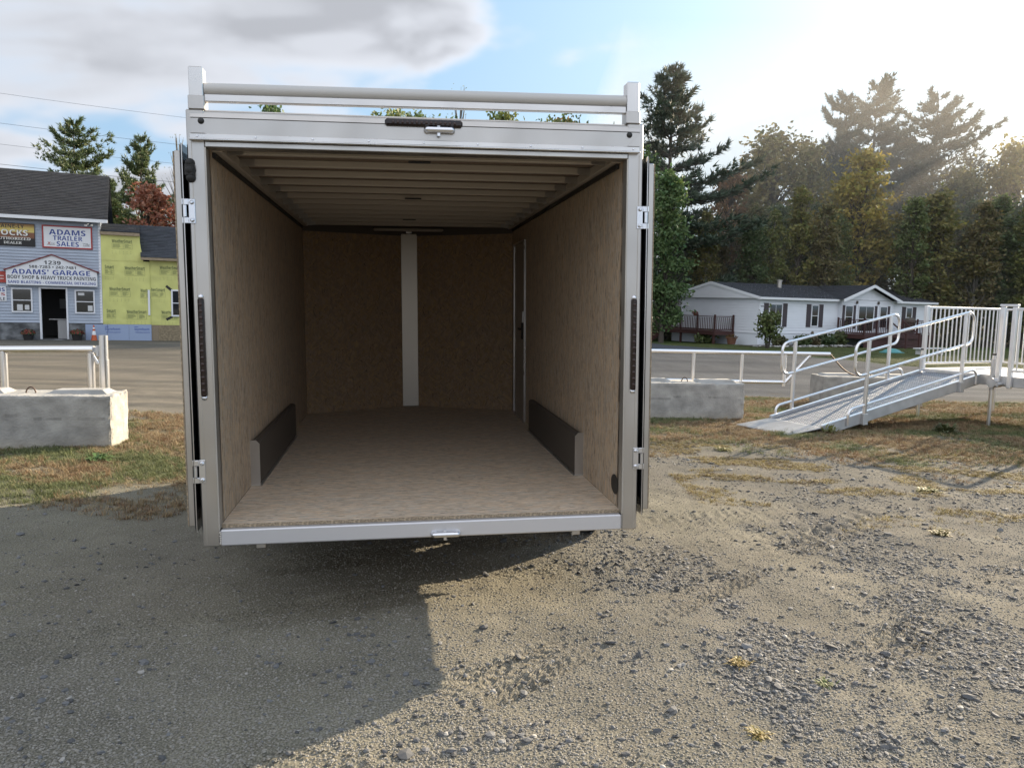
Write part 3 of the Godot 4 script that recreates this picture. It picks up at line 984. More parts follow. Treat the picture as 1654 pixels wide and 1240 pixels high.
func shingles(b: MB, a: Vector3, e: Vector3, up0: Vector3, up1: Vector3, row := 0.14, tab := 0.3) -> void:
	# eave from a to e, slope edges up0 at a and up1 at e
	var rows := int(maxf(up0.length(), up1.length()) / row)
	var nrm := (e - a).cross(up0 + up1).normalized()
	if nrm.y < 0: nrm = -nrm
	for j in rows:
		var t0 := float(j) / rows; var t1 := float(j + 1) / rows
		var l0 := a + up0 * t0; var r0 := e + up1 * t0
		var l1 := a + up0 * t1; var r1 := e + up1 * t1
		var n := maxi(1, int((r0 - l0).length() / tab))
		var off := 0.5 if j % 2 else 0.0
		for i in n + 1:
			var s0 := clampf((i - off) / n, 0.0, 1.0); var s1 := clampf((i + 1 - off) / n, 0.0, 1.0)
			if s1 <= s0: continue
			var k := rng.randf_range(0.62, 1.25)
			b.col = Color(k, k * rng.randf_range(0.96, 1.03), k)
			var lift := nrm * (0.012 + rng.randf() * 0.006)
			var p0 := l0.lerp(r0, s0) + lift; var p1 := l0.lerp(r0, s1) + lift
			var q0 := l1.lerp(r1, s0) + nrm * 0.002; var q1 := l1.lerp(r1, s1) + nrm * 0.002
			b.quad(p0, p1, q1, q0)
			b.quad(p0 - lift, p1 - lift, p1, p0)
	b.col = Color(1, 1, 1)

func window(par: Node3D, x0: float, x1: float, y0: float, y1: float, z: float, bars := 1, cols := 1, fr := 0.06, called := "window") -> MeshInstance3D:
	var b := MB.new()
	b.box(Vector3(x0, y0, z), Vector3(x1, y0 + fr, z + 0.05), 0.006)
	b.box(Vector3(x0, y1 - fr, z), Vector3(x1, y1, z + 0.05), 0.006)
	b.box(Vector3(x0, y0 + fr, z), Vector3(x0 + fr, y1 - fr, z + 0.048), 0.006)
	b.box(Vector3(x1 - fr, y0 + fr, z), Vector3(x1, y1 - fr, z + 0.048), 0.006)
	var w := obj(called, b, M.trim, par)
	for i in bars + 1:
		var a := lerpf(y0 + fr, y1 - fr, float(i) / (bars + 1)); var c := lerpf(y0 + fr, y1 - fr, float(i + 1) / (bars + 1))
		for j in cols:
			var e := lerpf(x0 + fr, x1 - fr, float(j) / cols); var f := lerpf(x0 + fr, x1 - fr, float(j + 1) / cols)
			pbox("pane", Vector3(e + 0.001, a + 0.001, z + 0.012), Vector3(f - 0.001, c - 0.001, z + 0.018 + 0.006 * (i % 2)), M.glass, w, 0.0)
		if i > 0:
			pbox("rail", Vector3(x0 + fr, a - 0.018, z + 0.02), Vector3(x1 - fr, a + 0.018, z + 0.044), M.trim, w, 0.003)
	for j in range(1, cols):
		var e := lerpf(x0 + fr, x1 - fr, float(j) / cols)
		pbox("muntin", Vector3(e - 0.012, y0 + fr, z + 0.022), Vector3(e + 0.012, y1 - fr, z + 0.036), M.trim, w, 0.0)
	return w

func make_garage() -> void:
	var at := Vector3(-18.1208, -0.5367, -34.5)
	var yaw := deg_to_rad(25.0)
	var g := thing("garage_building", "blue clapboard garage with dark shingle roof and open office door", "building", at, yaw)
	var b := MB.new()
	var X := Vector3.RIGHT; var Z := Vector3.BACK
	lap(b, Vector3.ZERO, X, Z, -9.0, -2.2, 0.76, 2.26, 0.125)
	lap(b, Vector3.ZERO, X, Z, -1.13, 0.15, 0.76, 2.26, 0.125)
	lap(b, Vector3.ZERO, X, Z, -9.0, 0.15, 2.26, 5.08, 0.125)
	lap(b, Vector3(0.15, 0, 0), Vector3.FORWARD, X, 0.0, 6.4, 0.76, 7.30, 0.105, func(y: float) -> Array: return [0.0, 6.4] if y < 5.1 else [(y - 5.1) / 0.69, 6.4 - (y - 5.1) / 0.69])
	tag(obj("siding", b, M.siding_blue, g), "", "", "", "stuff")
	b = MB.new()
	b.box(Vector3(-9.0, 0.0, -6.4), Vector3(0.148, 5.08, -6.2))
	b.box(Vector3(-9.1, 0.0, -6.4), Vector3(-8.99, 5.08, 0.0))
	b.box(Vector3(0.02, 0.0, -6.2), Vector3(0.147, 5.08, -0.03))
	b.box(Vector3(-8.9, 0.0, -0.10), Vector3(-2.2, 5.08, -0.002))
	b.box(Vector3(-1.13, 0.0, -0.10), Vector3(0.147, 5.08, -0.002))
	b.box(Vector3(-2.2, 2.26, -0.10), Vector3(-1.13, 5.08, -0.002))
	obj("inner_wall", b, M.interior, g)
	b = MB.new()
	b.box(Vector3(-9.0, -0.25, -0.08), Vector3(-2.2, 0.758, 0.012))
	b.box(Vector3(-1.13, -0.25, -0.08), Vector3(-0.52, 0.758, 0.012))
	obj("foundation", b, M.foundation, g)
	pbox("door_sill", Vector3(-2.3, -0.2, -0.1), Vector3(-1.05, 0.06, 0.15), M.foundation, g)
	b = MB.new()
	b.box(Vector3(-2.20, 0.06, -0.09), Vector3(-2.12, 2.26, 0.05), 0.006)
	b.box(Vector3(-1.20, 0.06, -0.09), Vector3(-1.13, 2.26, 0.05), 0.006)
	b.box(Vector3(-2.12, 2.20, -0.09), Vector3(-1.20, 2.26, 0.048), 0.006)
	obj("door_frame", b, M.trim, g)
	b = MB.new()
	b.box(Vector3(-3.6, 0.0, -3.6), Vector3(-0.1, 0.04, -0.1))
	b.box(Vector3(-3.6, 0.04, -3.65), Vector3(-0.1, 2.6, -3.6))
	b.box(Vector3(-3.6, 2.6, -3.6), Vector3(-0.1, 2.65, -0.1))
	b.box(Vector3(-3.65, 0.04, -3.6), Vector3(-3.6, 2.6, -0.1))
	b.box(Vector3(-0.1, 0.04, -3.6), Vector3(-0.05, 2.6, -0.1))
	obj("office_room", b, M.interior, g)
	pbox("office_counter", Vector3(-1.62, 0.04, -1.5), Vector3(-0.95, 0.86, -0.9), M.pale, g)
	pbox("counter_top", Vector3(-1.95, 0.862, -1.55), Vector3(-0.9, 0.90, -0.85), M.pale, g)
	pbox("notice", Vector3(-1.75, 1.3, -3.595), Vector3(-1.4, 1.75, -3.585), M.pale, g)
	window(g, -3.20, -2.43, 1.18, 2.21, 0.018)
	window(g, -0.87, -0.10, 1.165, 2.19, 0.018)
	for q in [[-3.0, 1.27, -2.8, 1.52], [-2.72, 1.3, -2.56, 1.5], [-0.38, 1.28, -0.2, 1.52], [-0.74, 1.95, -0.5, 2.06]]:
		pbox("window_card", Vector3(q[0], q[1], 0.043), Vector3(q[2], q[3], 0.046), M.pale, g, 0.0)
	pbox("corner_board", Vector3(0.09, 0.76, 0.001), Vector3(0.185, 5.04, 0.03), M.trim, g)
	b = MB.new()
	shingles(b, Vector3(-9.3, 5.20, 0.42), Vector3(0.50, 5.20, 0.42), Vector3(0, 2.26, -3.42), Vector3(0, 2.26, -3.42))
	shingles(b, Vector3(0.50, 5.20, -6.82), Vector3(-9.3, 5.20, -6.82), Vector3(0, 2.26, 3.40), Vector3(0, 2.26, 3.40), 0.3, 1.0)
	obj("roof", b, M.shingle_dark, g)
	b = MB.new()
	b.prism([Vector3(0.48, 5.10, 0.40), Vector3(0.48, 7.38, -3.0), Vector3(0.48, 7.45, -3.0), Vector3(0.48, 5.185, 0.40)], Vector3(-9.75, 0, 0))
	b.prism([Vector3(0.48, 5.10, -6.8), Vector3(0.48, 5.185, -6.8), Vector3(0.48, 7.45, -3.002), Vector3(0.48, 7.38, -3.002)], Vector3(-9.75, 0, 0))
	obj("roof_deck", b, M.shingle_dark, g)
	pbox("fascia", Vector3(-9.3, 5.05, 0.405), Vector3(0.49, 5.19, 0.43), M.white, g)
	b = MB.new()
	b.tube([Vector3(-0.26, 4.98, 0.0), Vector3(-0.26, 5.0, 0.12), Vector3(-0.34, 4.93, 0.2)], 0.02, 0.02, 6)
	b.dome(Vector3(-0.36, 4.93, 0.22), Vector3(-0.5, -1, 0.3), 0.07, 0.06, 8, 2)
	b.dome(Vector3(-0.16, 4.95, 0.12), Vector3(0.5, -1, 0.3), 0.07, 0.06, 8, 2)
	obj("floodlight", b, M.white, g)

	# the wrapped addition on its right
	var a := thing("garage_addition", "unfinished garage addition in yellow house wrap with shingle roof", "building", at, yaw)
	pbox("house_wrap", Vector3(0.19, 0.72, -0.10), Vector3(2.09, 3.50, 0.015), M.wrap, a)
	pbox("house_wrap", Vector3(2.09, 0.70, -0.14), Vector3(5.2, 3.56, -0.025), M.wrap, a)
	b = MB.new()
	b.prism([Vector3(0.19, 3.495, -0.08), Vector3(1.84, 3.495, -0.08), Vector3(1.68, 4.62, -0.08), Vector3(0.19, 4.62, -0.08)], Vector3(0, 0, 0.11))
	obj("dormer_wrap", b, M.wrap, a)
	b = MB.new()
	b.prism([Vector3(1.70, 3.60, -0.06), Vector3(1.70, 4.62, -0.06), Vector3(1.70, 4.7, -1.4)], Vector3(0.02, 0, 0))
	obj("dormer_cheek", b, M.wrap, a)
	pbox("dormer_fascia", Vector3(0.17, 4.58, 0.03), Vector3(1.72, 4.72, 0.16), M.lumber, a)
	for s in [[-0.50, 0.35], [0.36, 1.20], [1.205, 2.11]]:
		pbox("foam_panel", Vector3(s[0], -0.2, -0.06), Vector3(s[1], 0.715, 0.02), M.foam, a, 0.006)
	for s in [[2.115, 2.40], [2.405, 2.95], [2.955, 3.6], [3.605, 5.2]]:
		pbox("plywood_panel", Vector3(s[0], -0.25, -0.12), Vector3(s[1], 0.695, -0.03), M.ply if s[0] > 2.2 else M.chip, a, 0.005)
	b = MB.new()
	shingles(b, Vector3(1.73, 3.68, 0.36), Vector3(5.4, 3.68, 0.36), Vector3(0, 1.55, -2.36), Vector3(0, 1.55, -2.36), 0.13, 0.28)
	shingles(b, Vector3(0.16, 4.735, 0.18), Vector3(1.73, 4.735, 0.18), Vector3(0, 0.49, -2.18), Vector3(0, 0.49, -2.18), 0.13, 0.28)
	shingles(b, Vector3(5.4, 3.3, -4.9), Vector3(0.16, 3.3, -4.9), Vector3(0, 1.92, 2.9), Vector3(0, 1.92, 2.9), 0.3, 1.0)
	obj("roof", b, M.shingle, a)
	b = MB.new()
	b.prism([Vector3(5.2, 3.55, 0.2), Vector3(5.2, 0.0, -0.15), Vector3(5.2, 0.0, -4.6), Vector3(5.2, 3.4, -4.6), Vector3(5.2, 5.18, -2.0)], Vector3(-0.05, 0, 0))
	obj("end_wall", b, M.wrap, a)
	pbox("fascia", Vector3(1.74, 3.56, 0.30), Vector3(5.4, 3.68, 0.345), M.lumber, a)
	pbox("corner_trim", Vector3(1.99, 1.14, 0.016), Vector3(2.075, 2.26, 0.06), M.white, a)
	window(a, 2.94, 3.75, 1.09, 2.30, -0.024, 1, 1, 0.07)
	for q in [[2.86, 2.36, 0.7], [2.86, 1.02, -0.5]]:
		b = MB.new()
		b.obox(Transform3D(Basis(Vector3.BACK, -q[2]), Vector3(q[0], q[1], -0.02)), Vector3(0.30, 0.11, 0.006))
		obj("flashing_tape", b, M.black, a)
	var cx := func(x: float) -> float: return 0.19 + (x - 770.0) / 380.0 * 1.90
	var cy := func(y: float) -> float: return 3.50 - (y - 390.0) / 485.0 * 2.78
	for p in [["WeatherSmart", 855, 1015, 243, 0.032], ["Smart", 796, 865, 440, 0.018], ["WeatherSmart", 950, 1110, 443, 0.018], ["WeatherSmart", 826, 990, 605, 0.018], ["Weather", 1072, 1150, 612, 0.018], ["Smart", 800, 870, 773, 0.018], ["WeatherSmart", 957, 1116, 777, 0.018], ["WeatherSmart", 1232, 1400, 430, -0.022], ["herSmart", 1160, 1272, 603, -0.022], ["WeatherSmart", 1238, 1400, 778, -0.022]]:
		var x0 := float(cx.call(float(p[1]))); var x1 := float(cx.call(float(p[2]))); var y := float(cy.call(float(p[3]))); var z := float(p[4])
		text("printed_lettering", p[0], M.wrap_ink, a, (x0 + x1) / 2, y, x1 - x0, 0.15, z)
		var pm := MB.new()
		var w := x1 - x0
		for r in [[0.0, 1.0, 0.10, 0.106], [0.0, 1.0, 0.33, 0.336]]:
			pm.box(Vector3(x0 + w * r[0], y - r[3], z), Vector3(x0 + w * r[1], y - r[2], z + 0.002))
		for u in [0.0, 0.55, 0.995]:
			pm.box(Vector3(x0 + w * u, y - 0.33, z), Vector3(x0 + w * u + 0.006, y - 0.10, z + 0.0021))
		for k in 5:
			pm.box(Vector3(x0 + w * 0.04, y - 0.15 - k * 0.034, z), Vector3(x0 + w * (0.3 + 0.2 * rng.randf()), y - 0.138 - k * 0.034, z + 0.002))
			pm.box(Vector3(x0 + w * 0.62, y - 0.15 - k * 0.034, z), Vector3(x0 + w * (0.75 + 0.2 * rng.randf()), y - 0.138 - k * 0.034, z + 0.002))
		for k in 6:
			for r in 2:
				pm.box(Vector3(x0 + w * k / 5.5, y - 0.46 - r * 0.08, z), Vector3(x0 + w * k / 5.5 + 0.016, y - 0.44 - r * 0.08, z + 0.002))
		tag(obj("printed_pattern", pm, M.wrap_ink, a), "", "", "", "stuff")
	for x in [0.55, 1.72]:
		text("printed_lettering", "Styrofoam", M.foam_ink, a, x, 0.50, 0.60, 0.13, 0.0225)
		text("printed_lettering", "RESIDENTIAL SHEATHING", M.foam_ink, a, x + 0.03, 0.37, 0.58, 0.04, 0.0225)
		pbox("printed_mark", Vector3(x - 0.3, 0.60, 0.0205), Vector3(x - 0.15, 0.625, 0.0225), M.foam_ink, a, 0.0)

	# signs
	var s1: Node3D = sign_board(at, yaw, "trailer_sign", "white sign with red border reading ADAMS TRAILER SALES in blue", -2.0, -0.13, 3.915, 4.865, M.sign_white, M.ink_red, 0.055)
	text("lettering", "ADAMS", M.ink_blue, s1, -1.065, 4.585, 1.36, 0.23, 0.057)
	text("lettering", "TRAILER", M.ink_blue, s1, -1.055, 4.345, 1.10, 0.19, 0.057)
	text("lettering", "SALES", M.ink_blue, s1, -1.06, 4.105, 0.83, 0.20, 0.057)
	text("lettering", "X", M.ink_red, s1, -1.75, 4.115, 0.12, 0.11, 0.057)
	text("lettering", "trac", M.ink_black, s1, -1.61, 4.11, 0.15, 0.06, 0.057, false)
	text("lettering", "CAM", M.ink_black, s1, -0.36, 4.10, 0.22, 0.08, 0.057, false)
	for q in [[-1.84, -1.53, 4.045], [-0.5, -0.24, 4.04], [-0.5, -0.3, 4.155]]:
		pbox("swoosh", Vector3(q[0], q[2], 0.0566), Vector3(q[1], q[2] + 0.012, 0.059), M.ink_black, s1, 0.0)
	var sky := GradientTexture2D.new()
	sky.width = 64; sky.height = 128
	sky.fill_from = Vector2(0, 0); sky.fill_to = Vector2(0, 1)
	var gr := Gradient.new()
	gr.offsets = PackedFloat32Array([0.0, 0.18, 0.36, 0.40, 0.62, 0.70, 1.0])
	gr.colors = PackedColorArray([Color(0.48, 0.33, 0.16), Color(0.80, 0.70, 0.36), Color(0.83, 0.76, 0.44), Color(0.50, 0.32, 0.20), Color(0.46, 0.29, 0.18), Color(0.07, 0.06, 0.06), Color(0.04, 0.04, 0.04)])
	sky.gradient = gr
	var dm := mat(L(1, 1, 1), 0.35)
	dm.albedo_texture = sky
	var s2: Node3D = sign_board(at, yaw, "docks_sign", "sunset coloured dock dealer sign with white lettering", -3.86, -2.255, 3.93, 4.87, dm, M.ink_black, 0.02)
	text("lettering", "MAINE-LY", M.ink_black, s2, -3.14, 4.74, 1.0, 0.15, 0.057)
	text("lettering", "DOCKS", M.ink_black, s2, -3.10, 4.478, 1.23, 0.26, 0.0575)
	text("lettering", "DOCKS", M.ink_white, s2, -3.115, 4.485, 1.21, 0.24, 0.0605)
	text("lettering", "AUTHORIZED", M.ink_white, s2, -3.06, 4.24, 1.28, 0.11, 0.057, true, true)
	text("lettering", "DEALER", M.ink_white, s2, -3.06, 4.07, 0.64, 0.10, 0.057, true, true)
	var s3 := thing("garage_sign", "gable shaped white sign with maroon edge reading ADAMS' GARAGE over the door", "sign", at, yaw)
	b = MB.new()
	b.prism([Vector3(-3.32, 2.33, 0.03), Vector3(0.02, 2.33, 0.03), Vector3(0.02, 2.94, 0.03), Vector3(-1.65, 3.60, 0.03), Vector3(-3.32, 2.94, 0.03)], Vector3(0, 0, 0.25))
	obj("sign_panel", b, M.sign_white, s3)
	b = MB.new()
	b.bar(Vector3(-3.40, 2.935, 0.17), Vector3(-1.64, 3.63, 0.17), 0.32, 0.05, 0.004)
	b.bar(Vector3(0.10, 2.935, 0.17), Vector3(-1.66, 3.63, 0.17), 0.32, 0.05, 0.004)
	obj("sign_roof", b, M.maroon, s3)
	text("lettering", "1239", M.ink_black, s3, -1.64, 3.29, 0.62, 0.16, 0.281)
	text("lettering", "588-7283 • 242-7481", M.ink_black, s3, -1.63, 3.105, 1.72, 0.12, 0.281)
	text("lettering", "ADAMS' GARAGE", M.ink_blue, s3, -1.68, 2.885, 2.88, 0.21, 0.281)
	text("lettering", "BODY SHOP & HEAVY TRUCK PAINTING", M.ink_black, s3, -1.65, 2.66, 3.24, 0.155, 0.281)
	text("lettering", "SAND BLASTING - COMMERCIAL DETAILING", M.ink_blue, s3, -1.65, 2.455, 3.22, 0.115, 0.281)
	var s4: Node3D = sign_board(at, yaw, "red_sign", "small red sign at the left edge of the garage wall", -4.25, -3.35, 2.41, 2.87, M.red_sign, M.red_sign, 0.0)
	for y in [2.56, 2.68]:
		pbox("sign_stripe", Vector3(-4.1, y, 0.0568), Vector3(-3.43, y + 0.025, 0.059), M.ink_white, s4, 0.0)
	var s5: Node3D = sign_board(at, yaw, "sales_sign", "small white sign ending in AVAILABLE left of the garage window", -4.4, -3.36, 1.64, 2.25, M.sign_white, M.ink_red, 0.0)
	text("lettering", "ADAMS", M.ink_blue, s5, -3.86, 2.12, 0.9, 0.16, 0.057)
	text("lettering", "SALES", M.ink_red, s5, -3.86, 1.93, 0.9, 0.12, 0.057)
	text("lettering", "AVAILABLE", M.ink_black, s5, -3.87, 1.74, 0.92, 0.13, 0.057)

	# what stands by its door
	var W := func(x: float, y: float, z: float) -> Vector3: return Transform3D(Basis(Vector3.UP, yaw), at) * Vector3(x, y, z)
	flower_pot(W.call(-2.60, 0.0, 0.32), "black pot of red mums left of the open garage door", 0.21, 0.28, Color(0.20, 0.035, 0.02))
	flower_pot(W.call(-0.80, 0.0, 0.32), "black pot of red mums right of the open garage door", 0.22, 0.28, Color(0.22, 0.03, 0.02))
	var c := thing("traffic_cone", "orange traffic cone with white collar by the blue foam wall", "traffic cone", W.call(-0.16, -0.01, 0.34))
	pbox("cone_base", Vector3(-0.17, 0, -0.17), Vector3(0.17, 0.035, 0.17), M.cone, c, 0.01)
	b = MB.new(); b.lathe(Vector3.ZERO, [[0.125, 0.036], [0.086, 0.28]], 16); obj("cone_body", b, M.cone, c)
	b = MB.new(); b.lathe(Vector3.ZERO, [[0.088, 0.28], [0.060, 0.45]], 16); obj("cone_collar", b, M.white, c)
	b = MB.new(); b.lathe(Vector3.ZERO, [[0.059, 0.45], [0.045, 0.54]], 16); obj("cone_body", b, M.cone, c)
	b = MB.new(); b.lathe(Vector3.ZERO, [[0.046, 0.54], [0.036, 0.60]], 16); obj("cone_collar", b, M.white, c)
	b = MB.new(); b.lathe(Vector3.ZERO, [[0.035, 0.60], [0.022, 0.70], [0.0, 0.705]], 16); obj("cone_tip", b, M.cone, c)
	var mt := pbox("doormat", Vector3(-0.55, 0, -0.2), Vector3(0.55, 0.02, 0.2), M.rubber, null)
	mt.transform = Transform3D(Basis(Vector3.UP, yaw), W.call(1.6, -0.06, 0.45))
	tag(mt, "flat dark mat lying below the yellow house wrap", "mat")

func sign_board(at: Vector3, yaw: float, called: String, label: String, x0: float, x1: float, y0: float, y1: float, face: Material, edge: Material, rim: float) -> Node3D:
	var o := thing(called, label, "sign", at, yaw)
	if rim > 0.0:
		var f := MB.new()
		f.box(Vector3(x0, y0, 0.03), Vector3(x1, y0 + rim, 0.07), 0.004)
		f.box(Vector3(x0, y1 - rim, 0.03), Vector3(x1, y1, 0.07), 0.004)
		f.box(Vector3(x0, y0 + rim, 0.03), Vector3(x0 + rim, y1 - rim, 0.069), 0.004)
		f.box(Vector3(x1 - rim, y0 + rim, 0.03), Vector3(x1, y1 - rim, 0.069), 0.004)
		obj("sign_frame", f, edge, o)
	var q := MB.new()
	q.box(Vector3(x0 + rim, y0 + rim, 0.02), Vector3(x1 - rim, y1 - rim, 0.055))
	q.quad_uv(Vector3(x0 + rim, y0 + rim, 0.0565), Vector3(x1 - rim, y0 + rim, 0.0565), Vector3(x1 - rim, y1 - rim, 0.0565), Vector3(x0 + rim, y1 - rim, 0.0565))
	obj("sign_panel", q, face, o)
	return o

func flower_pot(at: Vector3, label: String, r: float, h: float, flower: Color) -> void:
	var p := thing("flower_pot", label, "flower pot", at)
	var b := MB.new()
	b.lathe(Vector3.ZERO, [[0.0, 0.0], [r * 0.75, 0.0], [r, h], [r * 1.06, h], [r * 1.06, h + 0.02], [r * 0.9, h + 0.02], [0.0, h - 0.02]], 16)
	obj("pot", b, M.pot, p)
	rng.seed = hash(label)
	b = MB.new()
	var lf := MB.new()
	for i in 260:
		var d := Vector3(rng.randfn(), absf(rng.randfn()) * 0.8 + 0.1, rng.randfn()).normalized()
		var o := Vector3(0, h, 0) + d * Vector3(r * 1.35, r * 1.1, r * 1.35) * rng.randf_range(0.8, 1.02)
		var t: MB = b if rng.randf() < 0.6 and d.y > 0.12 else lf
		var k := rng.randf_range(0.6, 1.3)
		t.col = Color(k, k, k)
		var x := d.cross(Vector3(rng.randf(), 1, rng.randf())).normalized() * 0.035
		var y := d.cross(x).normalized() * 0.035
		t.quad(o - x, o - y + d * 0.01, o + x, o + y + d * 0.01)
	obj("flowers", b, leaf_mat(flower, 0.3), p)
	obj("leaves", lf, leaf_mat(Color(0.04, 0.07, 0.02), 0.3), p)

func make_house() -> void:
	var at := Vector3(15.15, -0.72, -49.0)
	var yaw := deg_to_rad(28.4)
	var h := thing("pale_house", "low pale clapboard house with dark shutters and a black roof before the woods", "house", at, yaw)
	var X := Vector3.RIGHT; var Z := Vector3.BACK
	var b := MB.new()
	lap(b, Vector3.ZERO, X, Z, 0.0, 16.8, 0.76, 2.92, 0.17)
	lap(b, Vector3(0, 0, -8.2), Z, Vector3.LEFT, 0.0, 8.2, 0.76, 3.82, 0.17, func(y: float) -> Array: return [0.0, 8.2] if y < 2.95 else [(y - 2.95) / 0.219, 8.2 - (y - 2.95) / 0.219])
	lap(b, Vector3(0, 0, 0.30), X, Z, 7.1, 12.2, 0.76, 3.8, 0.17, func(y: float) -> Array: return [7.1, 12.2] if y < 2.95 else [7.1 + (y - 2.95) / 0.352, 12.2 - (y - 2.95) / 0.352])
	lap(b, Vector3(7.1, 0, 0.0), Z, Vector3.LEFT, 0.0, 0.30, 0.76, 2.95, 0.17)
	lap(b, Vector3(12.2, 0, 0.30), Vector3.FORWARD, X, 0.0, 0.30, 0.76, 2.95, 0.17)
	tag(obj("siding", b, M.siding_grey, h), "", "", "", "stuff")
	b = MB.new()
	b.box(Vector3(0.01, -0.3, -8.19), Vector3(16.79, 2.92, -0.005))
	b.box(Vector3(7.11, -0.3, -0.01), Vector3(12.19, 2.93, 0.295))
	obj("skirting", b, M.skirt, h)
	b = MB.new()
	b.box(Vector3(-0.03, 0.72, -8.23), Vector3(16.83, 0.775, 0.03))
	obj("skirt_rail", b, M.trim, h)
	for p in [[-0.02, 0.0], [16.74, 0.0], [7.08, 0.30], [12.14, 0.30]]:
		pbox("corner_board", Vector3(p[0], 0.78, p[1] - 0.06), Vector3(p[0] + 0.10, 2.92, p[1] + 0.03), M.trim, h)
	pbox("corner_board", Vector3(-0.03, 0.78, -8.22), Vector3(0.07, 2.92, -8.10), M.trim, h)
	b = MB.new()
	shingles(b, Vector3(-0.3, 2.98, 0.34), Vector3(17.1, 2.98, 0.34), Vector3(0, 0.975, -4.44), Vector3(0, 0.975, -4.44), 0.15, 0.32)
	shingles(b, Vector3(17.1, 2.98, -8.54), Vector3(-0.3, 2.98, -8.54), Vector3(0, 0.975, 4.44), Vector3(0, 0.975, 4.44), 0.4, 1.5)
	shingles(b, Vector3(6.75, 2.99, 0.75), Vector3(6.75, 2.99, -0.30), Vector3(2.9, 1.0, 0), Vector3(2.9, 1.0, -3.6), 0.15, 0.32)
	shingles(b, Vector3(12.55, 2.99, -0.30), Vector3(12.55, 2.99, 0.75), Vector3(-2.9, 1.0, -3.6), Vector3(-2.9, 1.0, 0), 0.15, 0.32)
	obj("roof", b, M.shingle, h)
	b = MB.new()
	b.prism([Vector3(-0.28, 2.90, 0.32), Vector3(-0.28, 2.97, 0.32), Vector3(-0.28, 3.94, -4.1), Vector3(-0.28, 2.97, -8.52), Vector3(-0.28, 2.90, -8.52)], Vector3(17.36, 0, 0))
	obj("soffit", b, M.trim, h)
	b = MB.new()
	b.bar(Vector3(-0.30, 2.90, 0.36), Vector3(-0.30, 3.885, -4.12), 0.05, 0.17)
	b.bar(Vector3(-0.30, 2.90, -8.56), Vector3(-0.30, 3.885, -4.08), 0.05, 0.17)
	obj("rake_board", b, M.white, h)
	pbox("fascia", Vector3(-0.3, 2.84, 0.335), Vector3(6.75, 2.98, 0.36), M.white, h)
	pbox("fascia", Vector3(12.55, 2.84, 0.335), Vector3(17.1, 2.98, 0.36), M.white, h)
	b = MB.new()
	b.bar(Vector3(6.72, 2.90, 0.74), Vector3(9.66, 3.92, 0.74), 0.06, 0.18)
	b.bar(Vector3(12.58, 2.90, 0.741), Vector3(9.64, 3.92, 0.741), 0.06, 0.18)
	obj("gable_rake", b, M.white, h)
	for s in [[0.79, 1.97, 2], [4.55, 5.24, 1], [14.0, 14.7, 1]]:
		window(h, s[0], s[1], 1.17, 2.60, 0.018, 1, s[2], 0.07)
		for q in [[s[0] - 0.42, s[0] - 0.03], [s[1] + 0.03, s[1] + 0.42]]:
			pbox("shutter", Vector3(q[0], 1.15, 0.019), Vector3(q[1], 2.62, 0.055), M.shutter, h, 0.006)
	for s in [[7.35, 8.15, 1], [8.65, 10.25, 2], [10.8, 11.6, 1]]:
		window(h, s[0], s[1], 0.86 if s[2] == 2 else 1.1, 2.62, 0.32, 1, s[2], 0.07)
	for x in [7.12, 8.18, 10.32, 11.63]:
		pbox("shutter", Vector3(x, 1.08, 0.321), Vector3(x + 0.24, 2.62, 0.355), M.shutter, h, 0.006)
	for x in [8.45, 10.6]:
		b = MB.new()
		b.box(Vector3(x - 0.06, 2.72, 0.32), Vector3(x + 0.06, 2.92, 0.44), 0.02)
		obj("wall_lamp", b, M.wheel_box, h)
	# gable end: door, lamp
	var dr := pbox("side_door", Vector3(-0.06, 0.82, -8.0), Vector3(-0.019, 2.82, -7.1), M.trim, h)
	for j in 3:
		for i in 3:
			pbox("pane", Vector3(-0.072, 1.72 + j * 0.31, -7.86 + i * 0.22), Vector3(-0.0605, 1.98 + j * 0.31, -7.68 + i * 0.22), M.glass, dr, 0.0)
	b = MB.new()
	b.dome(Vector3(-0.10, 2.42, -6.55), Vector3.DOWN, 0.10, 0.14, 10, 3)
	b.dome(Vector3(-0.10, 2.42, -6.55), Vector3.UP, 0.10, 0.10, 10, 3)
	obj("porch_lamp", b, M.lamp, h)
	b = MB.new()
	b.tube([Vector3(-0.02, 3.0, -7.3), Vector3(-0.25, 3.08, -7.3)], 0.03, 0.03, 6)
	b.dome(Vector3(-0.22, 3.04, -7.1), Vector3(-1, -0.6, 0.5), 0.1, 0.1, 8, 2)
	b.dome(Vector3(-0.22, 3.04, -7.5), Vector3(-1, -0.6, -0.5), 0.1, 0.1, 8, 2)
	obj("floodlight", b, M.black, h)
	text("house_number", "1231", M.ink_black, h, 0.17, 2.38, 0.36, 0.17, 0.02)
	b = MB.new()
	b.lathe(Vector3(4.8, 3.5, -3.0), [[0.16, 0.0], [0.16, 0.62], [0.2, 0.62], [0.2, 0.70], [0.0, 0.74]], 12)
	obj("flue", b, M.alu_dull, h)
	# decks
	var W := Transform3D(Basis(Vector3.UP, yaw), at)
	var dk := thing("side_deck", "dark red wooden deck with stairs at the gable end of the pale house", "deck", at, yaw)
	deck(dk, Vector3(-1.7, 0.78, -2.0), Vector3(-0.08, 0.78, -8.6), true)
	var df := thing("front_deck", "dark red wooden deck under the front gable of the pale house", "deck", at, yaw)
	deck_front(df)
	var fp := thing("flower_pot", "small pot of reddish flowers on the rail of the side deck", "flower pot", W * Vector3(-1.68, 1.70, -3.9))
	b = MB.new(); b.lathe(Vector3.ZERO, [[0.0, 0], [0.1, 0], [0.14, 0.16], [0.0, 0.16]], 10); obj("pot", b, M.pot_brown, fp)
